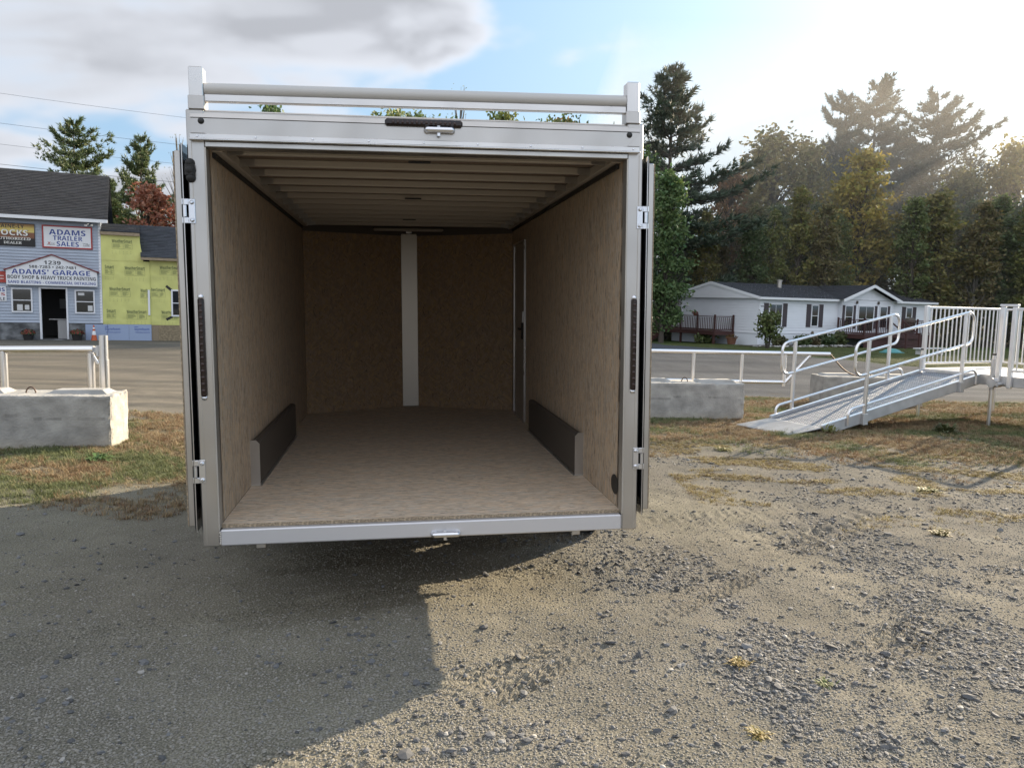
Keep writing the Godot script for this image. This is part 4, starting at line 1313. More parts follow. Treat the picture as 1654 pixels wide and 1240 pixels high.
	bush_mesh(fp, "flowers", 0.22, 0.14, 120, Color(0.16, 0.05, 0.03), Vector3(0, 0.18, 0), 41, 0.05)
	var pb := thing("flower_pot", "brown flower pot on the ground by the skirting of the pale house", "flower pot", W * Vector3(-0.9, 0.0, -1.3))
	b = MB.new(); b.lathe(Vector3.ZERO, [[0.0, 0], [0.24, 0], [0.32, 0.36], [0.36, 0.36], [0.36, 0.40], [0.0, 0.38]], 12); obj("pot", b, M.pot_brown, pb)
	bush_mesh(pb, "flowers", 0.36, 0.2, 160, Color(0.14, 0.08, 0.03), Vector3(0, 0.42, 0), 42, 0.07)
	# shrubs along the bed
	var n := 0
	for q in [[1.0, 0.9, 0.5, 0.38, Color(0.10, 0.10, 0.04)], [2.9, 0.9, 0.6, 0.45, Color(0.07, 0.10, 0.03)], [3.9, 0.8, 0.45, 0.5, Color(0.13, 0.10, 0.05)], [5.0, 0.9, 0.7, 0.5, Color(0.06, 0.09, 0.03)], [6.2, 0.9, 0.6, 0.6, Color(0.09, 0.11, 0.04)], [-1.2, -3.4, 0.7, 0.5, Color(0.12, 0.15, 0.05)]]:
		var names := ["olive bush at the foot of the shrub tree by the pale house", "dark green bush in the bed under the second house window", "brown tinged bush in the bed right of the second bush", "widest green bush in the bed before the pale house", "bush in the bed next to the front deck", "low green bush before the side deck"]
		var bu := thing("garden_bush", names[n], "bush", W * Vector3(q[0], 0.02, q[1]), 0.0, "bushes round the pale house")
		bush_mesh(bu, "leaves", q[2], q[3], 500, q[4], Vector3(0, q[3] * 0.5, 0), 50 + n, 0.12)
		b = MB.new(); b.tube([Vector3(0, -0.1, 0), Vector3(0.03, q[3] * 0.6, 0)], 0.03, 0.015, 5); obj("stem", b, M.bark, bu)
		n += 1
	b = MB.new()
	rng.seed = 77
	for i in 90:
		var u := rng.randf_range(-1.8, 6.8)
		var k := rng.randf_range(0.5, 1.2)
		b.col = Color(0.36 * k, 0.35 * k, 0.33 * k)
		b.dome(Vector3(u, -0.02, 1.55 + 0.12 * rng.randfn() + 0.12 * sin(u)), Vector3(rng.randfn() * 0.2, 1, 0), rng.randf_range(0.08, 0.17), rng.randf_range(0.07, 0.14), 6, 2)
	var edge := obj("edging_stones", b, M.stone)
	edge.transform = W
	tag(edge, "row of pale stones edging the flower bed of the house", "stones", "", "stuff")
	b = MB.new()
	b.box(Vector3(-1.6, -0.1, 0.1), Vector3(6.8, 0.03, 1.6))
	var bed := obj("flower_bed", b, mat(L(0.055, 0.042, 0.032), 0.95))
	bed.transform = W
	tag(bed, "", "", "", "structure")
	# the small tree in front of the corner
	var st := thing("shrub_tree", "small multi stemmed leafy tree before the corner of the pale house", "tree", Vector3(14.5, -0.72, -45.0))
	b = MB.new()
	rng.seed = 19
	for i in 9:
		var an := TAU * i / 9
		var tip := Vector3(cos(an) * 0.55, 1.7 + 0.3 * rng.randf(), sin(an) * 0.55)
		b.tube([Vector3(cos(an) * 0.07, -0.05, sin(an) * 0.07), tip * Vector3(0.35, 0.45, 0.35), tip], 0.035, 0.012, 5)
	obj("stem", b, M.bark, st)
	bush_mesh(st, "leaves", 0.72, 0.95, 900, Color(0.10, 0.13, 0.035), Vector3(0, 1.35, 0), 33, 0.11)
	# other things on the lawn
	b = MB.new()
	var tarp := thing("teal_sandbox", "teal covered sandbox on the lawn right of the front deck", "sandbox", Vector3(20.4, -0.72, -42.5))
	b.dome(Vector3(0, 0, 0), Vector3.UP, 0.55, 0.32, 14, 4); obj("lid", b, M.teal, tarp)
	b = MB.new(); b.lathe(Vector3.ZERO, [[0.6, 0.0], [0.62, 0.12], [0.5, 0.14]], 16); obj("basin", b, M.teal, tarp)
	var be := thing("garden_bench", "pale garden bench on the lawn beyond the ramp", "bench", Vector3(21.9, -0.74, -41.5), 0.5)
	pbox("seat", Vector3(-1.1, 0.40, -0.2), Vector3(1.1, 0.46, 0.2), M.pale, be)
	for x in [-0.9, 0.8]:
		pbox("leg", Vector3(x, 0.0, -0.18), Vector3(x + 0.1, 0.398, 0.18), M.pale, be)
	var gr := thing("barbecue_grill", "grey covered barbecue grill on the front deck", "grill", W * Vector3(12.6, 0.80, 1.4))
	b = MB.new(); b.lathe(Vector3.ZERO, [[0.3, 0.0], [0.34, 0.7], [0.38, 0.8], [0.3, 1.05], [0.0, 1.12]], 12); obj("cover", b, M.wheel_box, gr)
	var yb := thing("yellow_block", "small yellow block at the foot of the side deck stairs", "block", W * Vector3(-5.0, 0.0, -8.0))
	pbox("block_body", Vector3(-0.3, 0, -0.2), Vector3(0.3, 0.42, 0.2), M.yellow_paint, yb, 0.03)
	pbox("block_cap", Vector3(-0.2, 0.421, -0.12), Vector3(0.2, 0.5, 0.12), M.yellow_paint, yb, 0.03)

func rails(par: Node3D, a: Vector3, e: Vector3, hgt: float, posts: int) -> void:
	var up := Vector3.UP
	var n := int((e - a).length() / 0.16)
	for i in range(1, n):
		var p := a.lerp(e, float(i) / n)
		pbox("baluster", p + Vector3(-0.018, 0.10, -0.018), p + Vector3(0.018, hgt - 0.06, 0.018), M.deck, par, 0.0)
	for i in posts + 1:
		var p := a.lerp(e, float(i) / posts)
		pbox("rail_post", p + Vector3(-0.05, -0.3, -0.05), p + Vector3(0.05, hgt + 0.12, 0.05), M.deck, par, 0.01)
	var b := MB.new()
	b.bar(a + up * hgt, e + up * hgt, 0.12, 0.05, 0.006)
	obj("hand_rail", b, M.deck, par)
	b = MB.new()
	b.bar(a + up * 0.09, e + up * 0.09, 0.05, 0.07, 0.006)
	obj("bottom_rail", b, M.deck, par)

func deck(d: Node3D, p: Vector3, q: Vector3, _s: bool) -> void:
	var n := 10
	for i in n:
		var x0 := lerpf(p.x, q.x, float(i) / n); var x1 := lerpf(p.x, q.x, float(i + 1) / n)
		pbox("plank", Vector3(x0 + 0.004, p.y - 0.035, q.z), Vector3(x1 - 0.004, p.y, p.z), M.deck, d, 0.004)
	pbox("rim_joist", Vector3(p.x - 0.04, p.y - 0.25, q.z), Vector3(p.x - 0.002, p.y - 0.02, p.z), M.deck, d)
	pbox("rim_joist", Vector3(p.x, p.y - 0.25, p.z + 0.002), Vector3(q.x, p.y - 0.02, p.z + 0.04), M.deck, d)
	for z in [p.z - 0.15, (p.z + q.z) / 2, q.z + 0.15]:
		pbox("support_post", Vector3(p.x + 0.02, -0.3, z - 0.06), Vector3(p.x + 0.14, p.y - 0.04, z + 0.06), M.deck, d)
	rails(d, Vector3(p.x + 0.03, p.y, p.z - 0.05), Vector3(p.x + 0.03, p.y, -6.9), 0.92, 3)
	rails(d, Vector3(p.x + 0.03, p.y, p.z - 0.04), Vector3(q.x - 0.05, p.y, p.z - 0.04), 0.92, 1)
	for i in 4:
		pbox("step", Vector3(p.x - 0.06 - 0.3 * (i + 1), p.y - 0.19 * (i + 1), -8.4), Vector3(p.x - 0.04 - 0.3 * i, p.y - 0.19 * (i + 1) + 0.05, -7.0), M.deck, d)
	for z in [-8.4, -6.95]:
		var b := MB.new()
		b.bar(Vector3(p.x, p.y + 0.9, z), Vector3(p.x - 1.5, p.y + 0.05, z), 0.06, 0.06)
		obj("stair_rail", b, M.lumber, d)
		b = MB.new()
		b.bar(Vector3(p.x, p.y - 0.15, z), Vector3(p.x - 1.35, p.y - 0.95, z), 0.05, 0.2)
		obj("stair_side", b, M.deck, d)
		pbox("rail_post", Vector3(p.x - 1.5, -0.2, z - 0.05), Vector3(p.x - 1.4, p.y + 0.16, z + 0.05), M.deck, d)

func deck_front(d: Node3D) -> void:
	for i in 14:
		pbox("plank", Vector3(6.7, 0.745, 0.34 + i * 0.15), Vector3(13.6, 0.78, 0.484 + i * 0.15), M.deck, d, 0.004)
	pbox("rim_joist", Vector3(6.7, 0.50, 2.45), Vector3(13.6, 0.76, 2.49), M.deck, d)
	pbox("rim_joist", Vector3(6.66, 0.50, 0.34), Vector3(6.698, 0.76, 2.49), M.deck, d)
	pbox("skirt_board", Vector3(6.75, -0.2, 2.38), Vector3(13.5, 0.498, 2.41), M.deck, d)
	rails(d, Vector3(6.72, 0.78, 2.4), Vector3(9.1, 0.78, 2.4), 0.92, 2)
	rails(d, Vector3(10.4, 0.78, 2.4), Vector3(13.5, 0.78, 2.4), 0.92, 2)
	rails(d, Vector3(6.72, 0.78, 0.4), Vector3(6.72, 0.78, 2.38), 0.92, 1)
	for i in 4:
		pbox("step", Vector3(9.15, 0.59 - 0.19 * i, 2.5 + 0.28 * i), Vector3(10.35, 0.63 - 0.19 * i, 2.8 + 0.28 * i), M.deck, d)
	for x in [9.1, 10.4]:
		var b := MB.new()
		b.bar(Vector3(x, 1.66, 2.45), Vector3(x, 0.8, 3.7), 0.06, 0.08)
		obj("stair_rail", b, M.deck, d)
		pbox("rail_post", Vector3(x - 0.05, -0.2, 3.62), Vector3(x + 0.05, 0.95, 3.72), M.deck, d)

func bush_mesh(par: Node3D, called: String, r: float, h: float, n: int, c: Color, o: Vector3, sd: int, leaf: float) -> void:
	rng.seed = sd
	var b := MB.new()
	for i in n:
		var d := Vector3(rng.randfn(), rng.randfn(), rng.randfn()).normalized()
		var p := o + d * Vector3(r, h, r) * pow(rng.randf(), 0.4) * (1.0 + 0.25 * sin(d.x * 7.0 + sd) * cos(d.z * 6.0))
		var k := rng.randf_range(0.55, 1.5)
		b.col = Color(k * rng.randf_range(0.85, 1.25), k, k)
		var x := Vector3(rng.randfn(), rng.randfn(), rng.randfn()).normalized()
		var y := x.cross(Vector3(rng.randfn(), rng.randfn(), rng.randfn())).normalized()
		x *= leaf * rng.randf_range(0.6, 1.2); y *= leaf * 0.6
		b.tri(p - x, p - y, p + x); b.tri(p - x, p + x, p + y)
	obj(called, b, leaf_mat(c, 0.5), par)

# ---------------------------------------------------------------- trees
func leaf(b: MB, p: Vector3, size: float) -> void:             # a small twig of three leaf faces
	var k := rng.randf_range(0.6, 1.45)
	var w := rng.randf_range(0.72, 1.10)
	b.col = Color(k * w, k, k * rng.randf_range(0.7, 1.2))
	for i in 2:
		var x := Vector3(rng.randfn(), rng.randfn() * 0.7, rng.randfn()).normalized()
		var y := x.cross(Vector3(rng.randfn(), rng.randfn(), rng.randfn())).normalized()
		var s := size * rng.randf_range(0.6, 1.25)
		var o := p + x * s * 0.4
		b.tri(o - x * s * 0.6, o + y * s * 0.38, o + x * s * 0.6)
		b.tri(o - x * s * 0.6, o + x * s * 0.6, o - y * s * 0.30 + x * s * 0.1)

func broad(sd: int, h: float, w: float, low: float, clumps: int, per: int, size: float, point: float, cl := 0.17) -> Array:
	# h tall, w wide, foliage from low*h up; point > 1 makes the crown pointed
	rng.seed = sd
	var tr := MB.new()
	var cr := MB.new()
	var lean := Vector3(rng.randf_range(-0.03, 0.03) * h, 0, rng.randf_range(-0.03, 0.03) * h)
	var axis := func(t: float) -> Vector3: return Vector3(0, t * h, 0) + lean * t * t + Vector3(sin(t * 5.0 + sd), 0, cos(t * 4.0 + sd)) * 0.012 * h * t
	var pts := []
	for i in 8:
		pts.append(axis.call(i / 7.0 * 0.96) - Vector3(0, 0.3 if i == 0 else 0.0, 0))
	tr.tube(pts, h * 0.016 + 0.03, 0.02, 7)
	for i in clumps:
		var t := low + (1.0 - low) * pow(rng.randf(), 0.85)
		var q := (t - low) / (1.0 - low)
		var rad := 0.5 * w * pow(sin(PI * clampf(pow(q, 1.0 / point) * 0.93 + 0.05, 0.0, 1.0)), 0.7)
		rad *= 0.72 + 0.5 * fn.get_noise_2d(q * 9.0 + sd * 3.0, i * 0.13)
		var an := rng.randf() * TAU
		var dist := rad * sqrt(rng.randf_range(0.08, 1.0))
		var c: Vector3 = axis.call(t) + Vector3(cos(an) * dist, rng.randf_range(-0.02, 0.02) * h, sin(an) * dist)
		if c.y > h: c.y = h - 0.1
		var base: Vector3 = axis.call(maxf(0.08, t - 0.14 - 0.2 * dist / h))
		tr.tube([base, base.lerp(c, 0.5) + Vector3(0, -0.015 * h, 0), c], 0.012 * w + 0.012, 0.008, 4, false)
		var cs := cl * w * rng.randf_range(0.6, 1.15)
		for k in per:
			var d := Vector3(rng.randfn(), rng.randfn() * 0.75, rng.randfn())
			leaf(cr, c + d * cs * 0.55, size)
	return [tr.mesh(), cr.mesh()]

func pine(sd: int, h: float, w: float, low: float, whorls: int, conic: float) -> Array:
	rng.seed = sd
	var tr := MB.new()
	var cr := MB.new()
	tr.tube([Vector3(0, -0.4, 0), Vector3(0.05, h * 0.3, 0.02), Vector3(-0.04, h * 0.65, 0.03), Vector3(0, h, 0)], h * 0.016 + 0.04, 0.02, 7)
	for i in whorls * 8:
		var q := pow((i + rng.randf()) / float(whorls * 8), 0.92)
		q = lerpf(q, roundf(q * whorls) / whorls, 0.55)
		var y := h * lerpf(low, 0.985, clampf(q, 0.0, 1.0))
		var full := 0.5 * w * pow(clampf(1.03 - q, 0.04, 1.0), conic) * lerpf(0.85, 1.0, minf(1.0, q * 4.0))
		var an := rng.randf() * TAU
		var ln := full * rng.randf_range(0.45, 1.0) * (1.0 + 0.28 * sin(an * 2.0 + sd + q * 9.0))
		var dir := Vector3(cos(an), 0, sin(an))
		var rise := lerpf(0.06, 0.85, q * q) + rng.randf_range(-0.08, 0.14)
		var mid := Vector3(0, y, 0) + dir * ln * 0.55 + Vector3(0, ln * (rise * 0.35 - 0.03), 0)
		var tip := Vector3(0, y, 0) + dir * ln + Vector3(0, ln * rise, 0)
		tr.tube([Vector3(0, y, 0), mid, tip], 0.010 * ln + 0.015, 0.008, 4, false)
		var side := dir.cross(Vector3.UP)
		var tufts := int(7 + ln * 14.0)
		for k in tufts:
			var s := rng.randf_range(0.18, 1.0)
			var o := (Vector3(0, y, 0).lerp(mid, s / 0.55) if s < 0.55 else mid.lerp(tip, (s - 0.55) / 0.45))
			o += side * rng.randfn() * ln * 0.15 * (1.2 - s * 0.5) + Vector3(0, rng.randf_range(-0.05, 0.22), 0)
			var kk := rng.randf_range(0.6, 1.4)
			cr.col = Color(kk * rng.randf_range(0.8, 1.2), kk, kk * rng.randf_range(0.8, 1.1))
			var face := (dir * 0.8 + Vector3(0, 0.6, 0) + side * rng.randf_range(-0.8, 0.8)).normalized()
			for m in 7:
				var nd := (face + Vector3(rng.randfn(), rng.randfn(), rng.randfn()) * 0.5).normalized()
				var wd := nd.cross(Vector3(rng.randfn(), rng.randfn(), rng.randfn())).normalized() * 0.055
				var l := rng.randf_range(0.28, 0.60)
				cr.tri(o - wd, o + nd * l, o + wd)
	return [tr.mesh(), cr.mesh()]

func tree(called: String, label: String, pr: Array, h0: float, at: Vector3, top: float, wide: float, lm: Material, bark: Material, group := "") -> Node3D:
	# pr: [trunk, crown] built h0 tall; scaled so that it reaches the height «top» in the world
	var t := thing(called, label, "tree", at, 0.0, group)
	t.rotation.y = fmod(at.x * 12.9898 + at.z * 4.1, TAU)
	var s := (top - at.y) / h0
	t.scale = Vector3(s * wide, s, s * wide)
	put("trunk", pr[0], bark, t)
	put("crown", pr[1], lm, t)
	return t

func make_woods() -> void:
	var p1 := pine(101, 18.0, 17.0, 0.10, 15, 0.80)
	var p2 := pine(102, 20.0, 12.5, 0.30, 13, 0.62)
	var p3 := pine(103, 20.0, 15.0, 0.34, 12, 0.7)
	var a1 := broad(201, 12.0, 3.4, 0.06, 80, 46, 0.24, 0.8)
	var a2 := broad(202, 12.0, 3.0, 0.08, 72, 46, 0.23, 0.75)
	var a3 := broad(203, 12.0, 4.2, 0.06, 92, 50, 0.25, 0.9)
	var o1 := broad(204, 14.0, 8.6, 0.22, 110, 60, 0.28, 1.1, 0.13)
	var o2 := broad(205, 13.0, 9.0, 0.20, 105, 60, 0.28, 1.0, 0.13)
	var y1 := broad(206, 12.0, 6.8, 0.04, 130, 60, 0.25, 0.75, 0.13)
	var m1 := broad(207, 9.0, 5.2, 0.12, 90, 44, 0.22, 0.9, 0.14)
	var bare := broad(208, 12.0, 4.6, 0.3, 60, 1, 0.08, 0.9, 0.12)
	var pine_green := leaf_mat(L(0.075, 0.106, 0.069), 0.5)
	var pine_blue := leaf_mat(L(0.100, 0.125, 0.098), 0.5)
	var pine_light := leaf_mat(L(0.135, 0.175, 0.075), 0.6)
	var green := leaf_mat(L(0.125, 0.185, 0.07), 0.8)
	var dark_green := leaf_mat(L(0.125, 0.165, 0.07), 0.9)
	var olive := leaf_mat(L(0.20, 0.22, 0.082), 0.9)
	var brown := leaf_mat(L(0.22, 0.20, 0.08), 0.9)
	var gold := leaf_mat(L(0.42, 0.33, 0.085), 0.95)
	var amber := leaf_mat(L(0.32, 0.26, 0.085), 0.95)
	var orange := leaf_mat(L(0.312, 0.169, 0.081), 0.8)
	var red := leaf_mat(L(0.413, 0.169, 0.106), 0.7)
	var B: Material = M.bark
	var Y := -0.95
	# right of the trailer
	tree("pine_tree", "tall dark pine beside the right edge of the trailer roof", p1, 18.0, Vector3(11.3, Y, -60), 18.8, 1.0, pine_green, B)
	tree("pine_tree", "left of the three tall pines high above the pale house", p2, 20.0, Vector3(29.8, Y, -74), 20.7, 0.85, pine_blue, B)
	tree("pine_tree", "tallest and middle pine of the three above the pale house", p2, 20.0, Vector3(33.8, Y, -77), 22.7, 0.95, pine_blue, B)
	tree("pine_tree", "broad right hand pine with long rising limbs above the pale house", p3, 20.0, Vector3(38.6, Y, -75), 21.3, 1.08, pine_blue, B)
	tree("leafy_tree", "bright green tree right against the trailer door edge", a3, 12.0, Vector3(9.35, Y, -50), 9.6, 0.95, green, B)
	tree("oak_tree", "round olive gold oak whose crown tops the woods left of the three pines", o1, 14.0, Vector3(22.0, Y, -70), 16.3, 1.05, leaf_mat(L(0.271, 0.226, 0.090), 0.75), B)
	tree("oak_tree", "thin crowned amber oak just left of the leftmost high pine", o2, 13.0, Vector3(26.0, Y, -71), 15.6, 0.66, amber, B)
	tree("maple_tree", "small orange maple top between the dark pine and the oak", m1, 9.0, Vector3(17.6, Y, -66), 12.3, 0.72, orange, B)
	tree("maple_tree", "large golden yellow maple above the front gable of the pale house", y1, 12.0, Vector3(26.6, Y, -62), 13.2, 0.95, gold, B)
	tree("oak_tree", "amber oak at the right edge of the picture below the bright sky", o2, 13.0, Vector3(43.6, Y, -70), 15.8, 0.80, amber, B)
	tree("oak_tree", "olive oak behind the amber oak at the far right", o1, 14.0, Vector3(47.5, Y, -68), 15.0, 0.85, olive, B)
	tree("oak_tree", "brownish oak filling the gap under the right hand pine", o1, 14.0, Vector3(38.4, Y, -69), 13.6, 0.80, brown, B)
	var rows := [[13.9, -58, 8.3, 0.95, 0], [15.6, -60, 6.8, 0.9, 1], [17.4, -58, 7.6, 1.0, 2], [18.9, -59, 8.6, 0.9, 0], [20.8, -59, 10.2, 0.95, 1], [22.6, -58, 9.0, 0.95, 0], [24.0, -60, 8.6, 1.0, 2], [29.0, -58, 9.6, 1.1, 1], [31.3, -59, 10.2, 1.2, 2], [33.5, -58, 9.4, 1.1, 0], [35.4, -59, 10.0, 1.2, 1], [37.4, -58, 9.2, 1.1, 2], [39.3, -59, 9.8, 1.2, 1], [41.4, -57, 9.0, 1.2, 0], [43.6, -58, 9.6, 1.2, 2]]
	var cols := [leaf_mat(L(0.25, 0.22, 0.075), 0.9), leaf_mat(L(0.20, 0.165, 0.075), 0.85), dark_green, leaf_mat(L(0.23, 0.235, 0.08), 0.9), leaf_mat(L(0.26, 0.24, 0.075), 0.9), leaf_mat(L(0.22, 0.185, 0.085), 0.85), olive, leaf_mat(L(0.17, 0.20, 0.075), 0.85)]
	var says := ["thin brown tinged young tree over the left eave of the pale house", "short dark young tree above the peak of the gable end", "olive young tree just right of the gable peak", "taller brown young tree left of the roof flue", "narrow tall yellow green tree left above the roof flue", "olive young tree straight above the roof flue", "dark young tree left of the golden maple", "brown young tree right of the golden maple", "wide olive tree above the right end of the pale house roof", "dark green tree left above the ramp platform", "olive brown tree above the corner post of the platform railing", "brown tree above the middle of the platform railing", "pale olive tree above the paired platform posts", "dark tree near the right edge above the platform", "rightmost young tree at the edge of the woods"]
	var protos := [a1, a2, a3]
	for i in rows.size():
		var r: Array = rows[i]
		tree("young_tree", says[i], protos[r[4]], 12.0, Vector3(r[0], Y, r[1]), r[2], r[3], cols[i % cols.size()], M.bark_grey if i % 3 == 0 else B, "young trees along the edge of the woods")
	# the woods behind them: many alike trees
	rng.seed = 909
	var spots := []
	for j in 2:
		for i in 13:
			spots.append(Vector3(9.5 + i * 3.1 + j * 1.5 + rng.randf_range(-0.9, 0.9), Y, -64.0 - j * 5.5 + rng.randf_range(-1.5, 1.5)))
	var k := 0
	for s in spots:
		var tp := rng.randf_range(7.5, 9.5) + (1.5 if s.x > 20.0 else 0.0)
		var lm: Material = [dark_green, olive, olive, brown, dark_green][k % 5]
		tree("forest_tree", "one of the alike dark trees filling the woods behind the young trees", [a3, y1, a1][k % 3], 12.0, s, tp, rng.randf_range(0.9, 1.2), lm, B, "dark trees filling the woods")
		k += 1
	# understorey, a mass nobody could count
	var us := MB.new()
	rng.seed = 404
	for i in 6000:
		var x := rng.randf_range(6.0, 62.0)
		var z := -59.0 - 22.0 * rng.randf()
		leaf(us, Vector3(x, Y + 2.6 * rng.randf() * rng.randf() + 0.1, z), 0.34)
	tag(obj("undergrowth", us, leaf_mat(L(0.100, 0.109, 0.051), 0.4)), "brown green undergrowth between the trunks of the woods", "undergrowth", "", "stuff")
	var fv := FogVolume.new()  # added fog box, lifts the dark woods like a lens veil; no real mist
	fv.name = "added_woods_veil"
	fv.shape = RenderingServer.FOG_VOLUME_SHAPE_BOX
	fv.size = Vector3(60, 22, 36)
	fv.position = Vector3(37, 10.0, -74)
	var fm := FogMaterial.new()
	fm.density = 0.016
	fm.albedo = Color(1.0, 0.97, 0.92)
	fv.material = fm
	add_child(fv)
	tag(fv, "added thin fog that brightens the woods on the right like a lens veil", "haze", "", "stuff")
	# seen over and beside the trailer
	tree("leafy_tree", "green tree top seen under the rack bar at its left", o2, 13.0, Vector3(-18.0, Y, -60), 15.2, 0.45, green, B)
	tree("leafy_tree", "yellow green tree top under the rack bar left of the brake light", o1, 14.0, Vector3(-8.8, Y, -60), 15.0, 0.58, leaf_mat(L(0.236, 0.254, 0.064), 0.7), B)
	tree("leafy_tree", "yellow green tree top under the rack bar right of the brake light", o2, 13.0, Vector3(-1.4, Y, -60), 15.0, 0.62, leaf_mat(L(0.217, 0.236, 0.069), 0.7), B)
	tree("maple_tree", "small orange tree top under the right part of the rack bar", m1, 9.0, Vector3(3.3, Y, -60), 14.6, 0.5, orange, B)
	tree("bare_tree", "bare twigs rising just above the middle of the rack bar", bare, 12.0, Vector3(-4.6, Y, -60), 17.6, 0.7, brown, M.bark_grey)
	rng.seed = 515
	for i in 13:
		var x := -17.0 + i * 2.05 + rng.randf_range(-0.7, 0.7)
		tree("forest_tree", "one of the alike trees standing behind the trailer, mostly hidden by it", [o1, o2, y1][i % 3], [14.0, 13.0, 12.0][i % 3], Vector3(x, Y, -53.0 - 3.0 * rng.randf()), rng.randf_range(12.4, 13.6), 0.8, [green, olive, dark_green][i % 3], B, "trees behind the trailer")
	# left, behind the garage
	tree("pine_tree", "large light green pine behind the garage roof", p3, 20.0, Vector3(-34.6, Y, -63), 14.6, 1.0, pine_light, B)
	tree("pine_tree", "pine behind the addition next to the trailer", p1, 18.0, Vector3(-26.6, Y, -57), 12.4, 0.78, pine_light, B)
	tree("pine_tree", "low pine left of the large pine behind the garage roof", p1, 18.0, Vector3(-39.6, Y, -63), 10.4, 0.55, pine_light, B)
	tree("pine_tree", "small pine between the two pines behind the garage", p2, 20.0, Vector3(-30.2, Y, -60), 9.8, 0.7, pine_light, B)
	tree("maple_tree", "rust red maple behind the shingle roof of the addition", m1, 9.0, Vector3(-23.7, Y, -51), 8.2, 0.98, red, B)
	tree("maple_tree", "smaller rust red maple half hidden by the left trailer door", m1, 9.0, Vector3(-20.6, Y, -51), 7.2, 1.0, leaf_mat(L(0.508, 0.164, 0.090), 0.6), B)
	tree("bare_tree", "bare grey tree beside the left trailer door", bare, 12.0, Vector3(-23.6, Y, -57), 13.0, 0.7, brown, M.bark_grey)
	tree("leafy_tree", "olive tree low behind the garage roof corner", a3, 12.0, Vector3(-27.4, Y, -54), 7.6, 1.2, olive, B)
	tree("leafy_tree", "dark green tree behind the roof ridge of the addition", a3, 12.0, Vector3(-22.0, Y, -56), 7.4, 1.4, dark_green, B)

# ---------------------------------------------------------------- wires
func make_wires() -> void:
	var ws := [[13.6, "highest", 0.008], [11.9, "second highest", 0.009], [10.7, "third highest", 0.008], [9.55, "lowest", 0.012]]
	for i in 4:
		var pts := []
		for k in 25:
			var t := k / 24.0
			var a := Vector3(-52.0, ws[i][0] + 0.9, -38.0); var c := Vector3(4.0, ws[i][0] - 0.6, -62.0)
			pts.append(a.lerp(c, t) - Vector3(0, 3.0 * 4.0 * t * (1.0 - t) * 0.35, 0))
		var o := ptube("power_line", pts, ws[i][2], M.wire, null, 5)
		tag(o, "%s of the four power lines crossing the cloudy sky above the garage" % ws[i][1], "power line", "power lines at the upper left")

